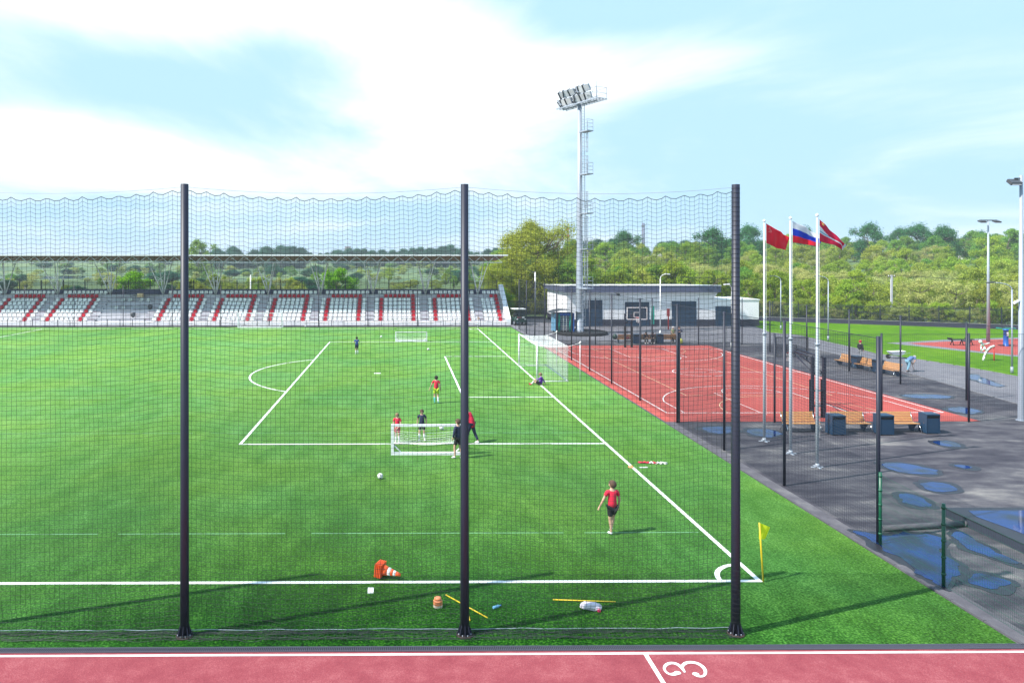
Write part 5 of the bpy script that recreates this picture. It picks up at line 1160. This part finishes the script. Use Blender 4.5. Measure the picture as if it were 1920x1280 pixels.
e = MB(); e.path([on(P, .16 + .06 * math.cos(a), .27 + .08 * math.sin(a)) for a in [math.pi * (-.75 + 1.35 * k / 9) for k in range(10)]], .010, 4); e.path([on(P, .12, .38), on(P, .20, .22)], .010, 4); e.path([on(P, .17, .19), on(P, .225, .26)], .012, 4)
e.path([on(P, .16 + .032 * math.cos(math.pi / 2 + k * 2.513), .125 - .045 * math.sin(math.pi / 2 + k * 2.513)) for k in range(6)], .006, 4); e.build('emblem', mkm, fl)
flag('flag', 'white blue and red horizontally striped flag streaming in the wind', F2, (.085, 0, 9.98), (.085, 0, 9.06), (1.46, .35, 9.42), (1.36, .32, 8.90), lambda u, v: 0 if v < 1 / 3 else 1 if v < 2 / 3 else 2, [CW, CB, CR], seed=2, bul=-.02, wav=.07)
def cf3(u, v):
    if u > .94: return 1
    if u < .42:
        return 0 if v < .27 + .58 * u else 1 if v < .51 else 2 if v < .56 else 1 if v < .61 else 0
    return 0 if v < .5 else 1 if v < .6 else 0
fl, P = flag('flag', 'crimson and white banner with a star drooping to a white tip', F3, (.085, 0, 9.93), (.085, 0, 9.06), (1.38, .4, 8.93), (1.34, .4, 8.74), cf3, [CD, CW, CBL], seed=4, wav=.05, nv=36)
e = MB(); e.path([on(P, .13 + .05 * math.cos(math.pi / 2 + k * 2.513), .09 - .07 * math.sin(math.pi / 2 + k * 2.513)) for k in range(6)], .011, 4); e.build('star', mat('gold_star_print', (.8, .45, .12), .6), fl)

# ------------------------------------------------------------------ near right yard: raised slab, beam
t = thing('raised_slab', 'raised dark wet slab with a kerb wall at the yard edge', 'slab', (17.6, 15, 0))
MB().box(0, 14, -4, 8.05, 0, .24).build('wall', M['plinth'], t); MB().box(0, 14, -4, .0 + 8.05, .243, .28).build('coping', M['wet'], t)
wp = [(.7, -3.8), (.62, 5.9), (.38, 7.2), (.55, 7.75), (13, 7.85), (13, -3.8)]; me = bpy.data.meshes.new('standing_water'); me.from_pydata([(a, b, .286) for a, b in wp], [], [list(range(6))]); me.materials.append(M['water']); inst('standing_water', me, t)
for k in range(7): MB().cbox((2.2 + k * .9, 5.7 - (k % 3) * 1.6, .291), (.5, .05, .006), rz=.1 * k).build('seam', M['wet'], t)
t0 = G(1655, 997); t1 = G(1821, 993)
tag(MB().tube((t0[0], t0[1] + .05, .09), (t1[0], t1[1] + .3, .09), .09, n=14).tube((t1[0] - .02, t1[1] + .3, .10), (t1[0] + .06, t1[1] + .3, .10), .11, n=14).build('concrete_pipe', M['strip']), 'pale pipe lying across the wet asphalt before the raised slab', 'pipe')

# ------------------------------------------------------------------ playground and path things
q = G(1803, 647); t = thing('exercise_bench', 'black sit-up bench on the red playground surface', 'exercise bench', (q[0], q[1], .02), R(5)); MB().box(-1.3, 1.2, -.2, .2, .5, .58).build('pad', M['rubber'], t); MB().box(-.3, .1, -.9, -.21, .40, .46).build('side_pad', M['rubber'], t)
for x in (-1.0, 0, 1.0): MB().tube((x, -.2, 0), (x, 0, .5), .04, n=6).tube((x, .2, 0), (x, 0, .5), .04, n=6).build('leg', M['rubber'], t)
for x in (-1.25, .6): MB().tube((x, -.25, .66), (x, .25, .66), .07, n=8).build('roller', M['rubber'], t)
q = G(1845, 676); t = thing('playground_sculpture', 'white and red running figure sculpture on the lawn', 'sculpture', (q[0], q[1], 0)); S = 1 / 22.7; ff = lambda px, py: ((px / 12 + 1760 - 1845) * S, 0, (676.5 - (py / 12 + 600)) * S)
MB().path([ff(*p) for p in ((1000, 915), (1025, 820), (1070, 710), (1130, 640), (1190, 600), (1255, 585))], .075, 8).build('curved_leg', M['white'], t); MB().path([(x + .05, .09, z - .04) for x, y, z in [ff(*p) for p in ((1010, 925), (1040, 825), (1085, 720), (1145, 650), (1205, 612))]], .06, 8).build('leg_edge', M['rednose'], t)
MB().path([ff(*p) for p in ((1070, 700), (1020, 600), (960, 520))], .065, 8).build('torso', M['white'], t); MB().path([ff(*p) for p in ((975, 520), (950, 600), (955, 700), (1030, 640))], .05, 8).build('bent_arm', M['white'], t); MB().path([ff(*p) for p in ((980, 530), (1050, 545), (1140, 520))], .05, 8).build('front_arm', M['white'], t)
h_ = ff(940, 490); MB().lathe([(.02, -.14), (.11, -.09), (.14, 0), (.11, .1), (.02, .14)], 12, h_).build('head', M['white'], t); a_ = ff(1250, 600); b_ = ff(1250, 965); MB().tube(a_, b_, .045, n=8).build('support_post', M['red'], t)
q = G(1886, 649); t = thing('exercise_machine', 'blue exercise column with a green ring on the playground', 'exercise machine', (q[0], q[1], .02)); MB().lathe([(.28, 0), (.22, .05), (.2, 1.5), (.25, 1.52), (.25, 1.62), (.05, 1.65)], 14).build('column', M['blue'], t); MB().path([(.75 * math.cos(k * .5236), .75 * math.sin(k * .5236), 1.72) for k in range(13)], .03, 6).build('ring', M['teal'], t); MB().box(-.08, .08, -.24, -.2, 1.0, 1.35).build('plate', M['white'], t); MB().box(-.7, -.2, -.12, .12, .08, .13).build('step', M['rubber'], t); MB().box(.2, .7, -.12, .12, .08, .13).build('step', M['rubber'], t)
q = G(1680, 672); t = thing('wheelbarrow', 'white wheelbarrow standing at the lawn edge', 'wheelbarrow', (q[0], q[1], 0), R(175))
mb = MB(); b0 = len(mb.v); mb.v += [(-.42, -.2, .32), (.35, -.24, .32), (.35, .24, .32), (-.42, .2, .32), (-.65, -.33, .66), (.6, -.36, .60), (.6, .36, .60), (-.65, .33, .66)]
for q_ in ((0, 1, 2, 3), (0, 4, 5, 1), (1, 5, 6, 2), (2, 6, 7, 3), (3, 7, 4, 0)): mb.face([b0 + k for k in q_])
mb.build('tray', M['white'], t); MB().tube((-.0 + .62, -.05, .19), (.62, .05, .19), .19, n=16).build('wheel', M['rubber'], t)
for s in (-1, 1): MB().path([(.62, s * .08, .19), (-.1, s * .24, .30), (-1.0, s * .3, .55)], .018, 6).build('handle', M['galv'], t); MB().tube((-.3, s * .22, .3), (-.38, s * .24, 0), .018, n=6).build('leg', M['galv'], t)

# ------------------------------------------------------------------ people
SKIN = mat('skin', (.55, .33, .24), .55, var=.06); 
CL = {k: mat('cloth_' + k, c, .8, var=.14, scale=9, bump=.5, bscale=18) for k, c in dict(red=(.62, .012, .05), navy=(.012, .018, .06), black=(.012, .012, .016), blue=(.02, .06, .30), white=(.74, .75, .77), lime=(.45, .62, .03),
      aqua=(.10, .52, .48), purple=(.13, .03, .33), jeans=(.16, .32, .42), shirtblue=(.12, .20, .42), olive=(.22, .26, .13), grey=(.25, .26, .28), dgrey=(.04, .042, .05)).items()}
HAIR = {k: mat('hair_' + k, c, .8, var=.2) for k, c in dict(dark=(.025, .018, .014), brown=(.09, .05, .03), fair=(.20, .13, .07), grey=(.45, .42, .40)).items()}
BASE = dict(pel=(0, 0, .515), wst=(0, 0, .60), chs=(0, .004, .70), nkb=(0, -.004, .80), nk=(0, 0, .85), hd=(0, .012, .905), top=(0, .008, .955),
            sl=(-.098, 0, .785), el=(-.13, -.012, .64), wl=(-.145, .02, .50), sr=(.098, 0, .785), er=(.13, -.012, .64), wr=(.145, .02, .50),
            hl=(-.05, 0, .495), kl=(-.056, .012, .28), al=(-.058, -.012, .05), tl=(-.066, .085, .018), hr=(.05, 0, .495), kr=(.056, .012, .28), ar=(.058, -.012, .05), tr=(.066, .085, .018))
def skin_obj(name, chains, m, parent, sub=1, loc=(0, 0, 0)):
    """chains: list of components, each = (points, radii, edges)"""
    vs_, es_, rr, roots = [], [], [], []
    for (pts, rad, ed) in chains:
        b = len(vs_); roots.append(b); vs_ += [tuple(p) for p in pts]; rr += rad; es_ += [(b + i, b + j) for i, j in ed]
    me = bpy.data.meshes.new(name); me.from_pydata(vs_, es_, []); me.materials.append(m); o = inst(name, me, parent, loc)
    md = o.modifiers.new('skin', 'SKIN'); md.use_smooth_shade = True; md.branch_smoothing = .3
    sv = me.skin_vertices[0].data
    for i, r in enumerate(rr): sv[i].radius = (r, r) if not isinstance(r, tuple) else r; sv[i].use_root = i in roots
    s = o.modifiers.new('smooth', 'SUBSURF'); s.levels = sub; s.render_levels = sub; return o
def person(label, loc, H, rz, pose=None, top='red', bottom='black', sock=None, shoe='white', hair='dark', sleeve='short', legs='short', turn=0.0, cap=None, fat=1.0, beltup=-0.3, number=False):
    J = dict(BASE); J.update(pose or {}); J = {k: Vector(v) * H for k, v in J.items()}
    t = thing('person', label, 'person', (loc[0], loc[1], loc[2] if len(loc) > 2 else .012), rz)
    nk = J['nk']; Rt = Matrix.Rotation(turn, 3, (J['top'] - J['nk']).normalized())
    def hp(v): return nk + Rt @ (Vector(v))
    ax = (J['top'] - nk).normalized(); fwd = Vector(J.get('face', (0, 1, 0))).normalized(); fwd = (fwd - ax * fwd.dot(ax)).normalized(); side = fwd.cross(ax)
    hd = J['hd']; f = Rt @ fwd; sd_ = Rt @ side; k = 1.04 if H > 1.7 else 1.12
    P = []; Rd = []; E = []
    def add(p, r, par=None):
        P.append(p); Rd.append(r * H * 1.0)
        if par is not None: E.append((par, len(P) - 1))
        return len(P) - 1
    pel = add(J['pel'], .070 * fat); w = add(J['wst'], .062 * fat, pel); c = add(J['chs'], .070 * fat, w); nb = add(J['nkb'], .045, c); n_ = add(J['nk'], .028, nb)
    h = add(hd, .050 * k, n_); tp = add(J['top'] + ax * .002 * H, .040 * k, h); add(hd + f * .060 * H * k - ax * .004 * H, .008, h)
    add(hd + f * .030 * H - ax * .030 * H, .026 * k, h)
    for s in (-1, 1): add(hd + sd_ * s * .056 * H * k, .009, h)
    for L in 'lr':
        s = add(J['s' + L], .033, nb); e = add(J['e' + L], .024, s); wv = J['w' + L]; wi = add(wv, .016, e)
        d = (wv - J['e' + L]).normalized(); hn = Vector((0, 0, 1)).cross(d); hn = hn.normalized() if hn.length > .1 else Vector((1, 0, 0)); fw_ = Vector((0, 1, 0)) if abs(d.y) < .8 else Vector((1, 0, 0)); fw_ = (fw_ - d * fw_.dot(d)).normalized()
        pm = add(wv + d * .030 * H, .019, wi)
        for q in range(4): 
            a = add(wv + d * .058 * H + fw_ * (q - 1.5) * .0115 * H, .0062, pm); ln = (.022, .030, .027, .018)[q]; bnd = d * .8 + Vector((0, 0, 0)) + (fw_ * .05); add(P[a] + bnd * ln * H, .0050, a)
        add(wv + d * .035 * H + fw_ * .028 * H, .006, pm)
        hh = add(J['h' + L], .055 * fat, pel); kn = add(J['k' + L], .034, hh); cf = add(J['k' + L].lerp(J['a' + L], .3), .034, kn); an = add(J['a' + L], .020, cf); add(J['t' + L], .018, an)
    skin_obj('body', [(P, Rd, E)], SKIN, t, 1)
    # shirt
    g = .010 * H; P = []; Rd = []; E = []
    lo = add(J['pel'] + (J['pel'] - J['wst']) * (.12 - beltup), .094 * fat); w = add(J['wst'], .090 * fat, lo); c = add(J['chs'], .088 * fat, w); nb = add(J['nkb'] - (J['nkb'] - J['chs']) * .12, .054, c)
    for L in 'lr':
        s = add(J['s' + L], .042, nb)
        if sleeve == 'short': add(J['s' + L].lerp(J['e' + L], .62), .036, s)
        else: e = add(J['e' + L], .033, s); add(J['e' + L].lerp(J['w' + L], .88), .025, e)
    skin_obj('shirt', [(P, Rd, E)], CL[top], t, 1)
    P = []; Rd = []; E = []
    lo = add(J['pel'] + Vector((0, 0, .012 * H)), .072 * fat)
    for L in 'lr':
        hh = add(J['h' + L] , .058 * fat, lo)
        if legs == 'short': m_ = add(J['h' + L].lerp(J['k' + L], .45), .056, hh); add(J['h' + L].lerp(J['k' + L], .80), .052, m_)
        else: kn = add(J['k' + L], .044, hh); an = add(J['k' + L].lerp(J['a' + L], .9), .034, kn)
    skin_obj('shorts' if legs == 'short' else 'trousers', [(P, Rd, E)], CL[bottom], t, 1)
    for L in 'lr':
        if sock and legs == 'short':
            a = J['k' + L].lerp(J['a' + L], .22); b = J['k' + L].lerp(J['a' + L], .55); c = J['a' + L]
            skin_obj('sock', [([a, b, c], [.038 * H, .035 * H, .025 * H], [(0, 1), (1, 2)])], CL[sock if isinstance(sock, str) else sock[0 if L == 'l' else 1]], t, 1)
        an = J['a' + L] - Vector((0, 0, .012 * H)); to = J['t' + L]; mid = an.lerp(to, .5)
        skin_obj('shoe', [([an - (to - an) * .18, mid, to + (to - an) * .15], [.026 * H, .026 * H, .020 * H], [(0, 1), (1, 2)])], CL[shoe], t, 1)
    # hair: a cap over the back and top of the skull
    hc = hd + ax * .012 * H - f * .010 * H; mb = MB(); nU, nV = 16, 9; Pg = []
    for i in range(nU + 1):
        a = 2 * math.pi * i / nU; row = []
        fr = math.cos(a)                                   # +1 towards the face
        low = -.35 - .55 * (1 - fr) / 2 if fr < .45 else .30
        for j in range(nV + 1):
            ph = math.pi / 2 - (math.pi / 2 - math.asin(max(-.95, low))) * j / nV; r = .0635 * H * k * (1 + .04 * mnoise.noise(Vector((a * 2, ph * 3, H * 9))))
            row.append(hc + ax * r * math.sin(ph) * 1.06 + (f * math.cos(a) * 1.05 + sd_ * math.sin(a) * .92) * r * math.cos(ph))
        Pg.append(row)
    ho = mb.grid(Pg).build('hair' if not cap else 'cap', HAIR[hair] if not cap else CL[cap], t)
    ey = MB()
    for s in (-1, 1): ey.cbox(tuple(hd + f * .050 * H * k + sd_ * s * .020 * H + ax * .006 * H), (.010 * H, .006 * H, .006 * H))
    ey.cbox(tuple(hd + f * .052 * H * k - ax * .028 * H), (.018 * H, .006 * H, .004 * H)); ey.build('face_marks', HAIR['dark'], t)
    return t
def at_(px, py): q = G(px, py); return (q[0], q[1], .012)
person('boy in crimson shirt and black shorts alone on the near pitch', at_(1148, 1003), 1.66, R(8),
       dict(el=(-.165, .0, .655), wl=(-.225, .03, .52), er=(.135, -.01, .64), wr=(.125, .02, .50), kr=(.062, .10, .31), ar=(.02, .06, .12), tr=(.02, .13, .05), hl=(-.045, 0, .495), kl=(-.035, .01, .28), al=(-.02, -.01, .05), tl=(-.035, .085, .018)), 'red', 'black', None, 'white', 'brown', turn=R(55))
person('boy in red shirt, lime shorts and aqua socks in the penalty area', at_(818, 756), 1.62, R(-6),
       dict(el=(-.175, .0, .65), wl=(-.235, .02, .51), kl=(-.06, .02, .28), ar=(.075, -.06, .06), tr=(.085, .03, .018)), 'red', 'lime', ('aqua', 'white'), 'aqua', 'dark')
person('boy in a blue bib and navy shorts standing far off near the penalty area corner', at_(669, 664), 1.56, R(20), dict(el=(-.16, .03, .66), wl=(-.07, .08, .60), er=(.16, .03, .66), wr=(.07, .08, .60)), 'blue', 'navy', 'white', 'white', 'dark')
person('small child in a red kit looking down behind the left end of the training goal', at_(745, 830), 1.38, R(168), dict(hd=(0, .03, .90), top=(0, .045, .945), wl=(-.03, .08, .50), wr=(.03, .08, .49), el=(-.13, .03, .63), er=(.13, .03, .63)), 'red', 'red', 'white', 'white', 'fair')
person('boy in a navy kit facing the camera behind the middle of the training goal', at_(791, 826), 1.46, R(176), dict(kl=(-.07, .01, .28), al=(-.085, -.01, .05), tl=(-.10, .075, .018), kr=(.07, .01, .28), ar=(.085, -.01, .05), tr=(.10, .075, .018), hd=(0, .022, .903), top=(0, .03, .95)), 'navy', 'black', 'white', 'white', 'brown')
person('boy in dark long-sleeved top beside the training goal and middle net post', at_(859, 860), 1.68, R(40), dict(kl=(-.06, .06, .29), al=(-.07, .04, .06), tl=(-.08, .13, .02), kr=(.05, -.02, .28), ar=(.06, -.10, .06), tr=(.07, -.01, .02), el=(-.14, .0, .64), wl=(-.12, .06, .52)), 'navy', 'black', None, 'white', 'brown', sleeve='long', turn=R(35))
person('coach in a long red jacket stepping from behind the middle net post', at_(884, 831), 1.72, R(60), dict(wst=(0, .01, .60), chs=(0, .05, .70), nkb=(0, .09, .79), nk=(0, .12, .835), hd=(0, .15, .88), top=(0, .17, .925), sl=(-.1, .09, .775), sr=(.1, .09, .775), el=(-.13, .12, .63), wl=(-.12, .18, .52), er=(.13, .06, .62), wr=(.14, .12, .50), kl=(-.06, .08, .28), al=(-.06, .11, .05), tl=(-.06, .2, .018), kr=(.06, -.06, .28), ar=(.06, -.17, .06), tr=(.065, -.08, .02)), 'red', 'navy', None, 'white', 'dark', sleeve='long', legs='long', fat=1.12, beltup=-1.3)
person('goalkeeper in purple and black sitting on the goal line beside the near post', at_(1013, 722), 1.6, R(78),
       dict(pel=(0, 0, .06), wst=(0, -.03, .15), chs=(0, -.045, .25), nkb=(0, -.03, .34), nk=(0, -.02, .385), hd=(0, -.0, .435), top=(0, .0, .485), sl=(-.098, -.03, .325), sr=(.098, -.03, .325), el=(-.15, .07, .25), wl=(-.09, .17, .25), er=(.17, -.13, .18), wr=(.20, -.20, .04), hl=(-.05, .02, .06), kl=(-.07, .22, .22), al=(-.07, .36, .04), tl=(-.08, .44, .03), hr=(.05, .02, .06), kr=(.09, .24, .10), ar=(.02, .40, .03), tr=(.02, .47, .06)), 'purple', 'black', 'white', 'red', 'fair', sleeve='long')
sit = dict(pel=(0, 0, .27), wst=(0, .02, .35), chs=(0, .07, .44), nkb=(0, .12, .53), nk=(0, .16, .565), hd=(0, .20, .60), top=(0, .235, .64), sl=(-.1, .12, .515), sr=(.1, .12, .515), el=(-.11, .18, .38), wl=(-.04, .27, .34), er=(.11, .18, .38), wr=(.04, .27, .34), hl=(-.05, .02, .27), kl=(-.07, .25, .27), al=(-.08, .24, .04), tl=(-.08, .33, .02), hr=(.05, .02, .27), kr=(.07, .25, .27), ar=(.08, .28, .04), tr=(.08, .37, .02))
person('person in black leaning forward seated on the far bench close to the hoop net', (24.35, 71.25, .02), 1.75, R(180), sit, 'black', 'black', None, 'white', 'dark', sleeve='long', legs='long')
person('person in dark grey seated bent forward on the far bench beside the navy bin', (25.1, 71.25, .02), 1.7, R(165), sit, 'dgrey', 'dgrey', None, 'white', 'dark', sleeve='long', legs='long')
q = G(1273, 645); person('person in a navy tracksuit standing at the far court end with arms folded', (q[0] + .2, 71.0, 0), 1.75, R(160), dict(el=(-.17, .03, .70), wl=(-.03, .09, .69), er=(.17, .03, .70), wr=(.03, .09, .68)), 'navy', 'navy', None, 'white', 'brown', sleeve='long', legs='long')
person('person in an olive top standing by the yellow-green sack at the far court end', (27.2, 71.4, 0), 1.70, R(200), dict(hd=(0, .03, .90), top=(0, .04, .945), wl=(-.06, .08, .55), wr=(.06, .08, .55), el=(-.14, .03, .65), er=(.14, .03, .65)), 'olive', 'black', None, 'black', 'grey', sleeve='short', legs='long')
q = G(1613, 676); person('walker in a black jacket, pale trousers and a red cap on the paved path', (q[0], q[1], .01), 1.72, R(-70), dict(kl=(-.05, .09, .29), al=(-.055, .11, .05), tl=(-.06, .20, .02), kr=(.05, -.04, .28), ar=(.055, -.15, .07), tr=(.06, -.07, .02), wl=(-.12, .08, .55)), 'black', 'grey', None, 'white', 'dark', sleeve='long', legs='long', cap='red')
q = G(1705, 697)
t = person('man in a blue shirt and jeans bending over a shovel on the path edge', (q[0], q[1], .01), 1.78, R(-72),
       dict(pel=(0, -.06, .46), wst=(0, .02, .52), chs=(0, .11, .575), nkb=(0, .20, .61), nk=(0, .235, .61), hd=(0, .285, .595), top=(0, .33, .59), face=(0, .25, -1), sl=(-.1, .185, .59), sr=(.1, .185, .59), el=(-.12, .20, .43), wl=(-.06, .27, .33), er=(.12, .17, .45), wr=(.06, .12, .34), hl=(-.05, -.06, .45), kl=(-.07, .03, .25), al=(-.07, .02, .05), tl=(-.07, .11, .02), hr=(.05, -.06, .45), kr=(.08, -.12, .25), ar=(.09, -.27, .06), tr=(.09, -.19, .02)), 'shirtblue', 'jeans', None, 'black', 'grey', sleeve='short', legs='long', fat=1.1)
d = Vector((math.cos(R(18)), math.sin(R(18)))); h0 = Vector((q[0], q[1]))
tt = thing('shovel', 'shovel held by the bending man', 'shovel', (q[0], q[1], .01), R(-72)); MB().tube((.11, .17, .66), (-.11, .50, .55), .016, n=6).tube((.10, .02, .78), (-.16, .72, .06), .018, n=7).build('handle', M['wood'], tt); MB().cbox((-.2, .84, .03), (.24, .28, .012), rx=.05).build('blade', M['darkmetal'], tt)

# leftover prototypes that were never planted
for p in [x for L_ in PT.values() for x in L_]:
    if p.name not in used:
        for ch in kids(p): bpy.data.objects.remove(ch)
        bpy.data.objects.remove(p)

# ------------------------------------------------------------------ haze
HZ = 0.00035
if HZ > 0:
    hm_, nt, b = newmat('haze'); nt.nodes.remove(b); pv = nt.nodes.new('ShaderNodeVolumePrincipled'); pv.inputs['Color'].default_value = (.80, .90, 1.0, 1); pv.inputs['Density'].default_value = HZ
    nt.links.new(pv.outputs[0], nt.nodes['Material Output'].inputs['Volume'])
    tag(MB().box(-2700, 3300, -130, 4300, -2, 62).build('haze', hm_), kind='stuff')
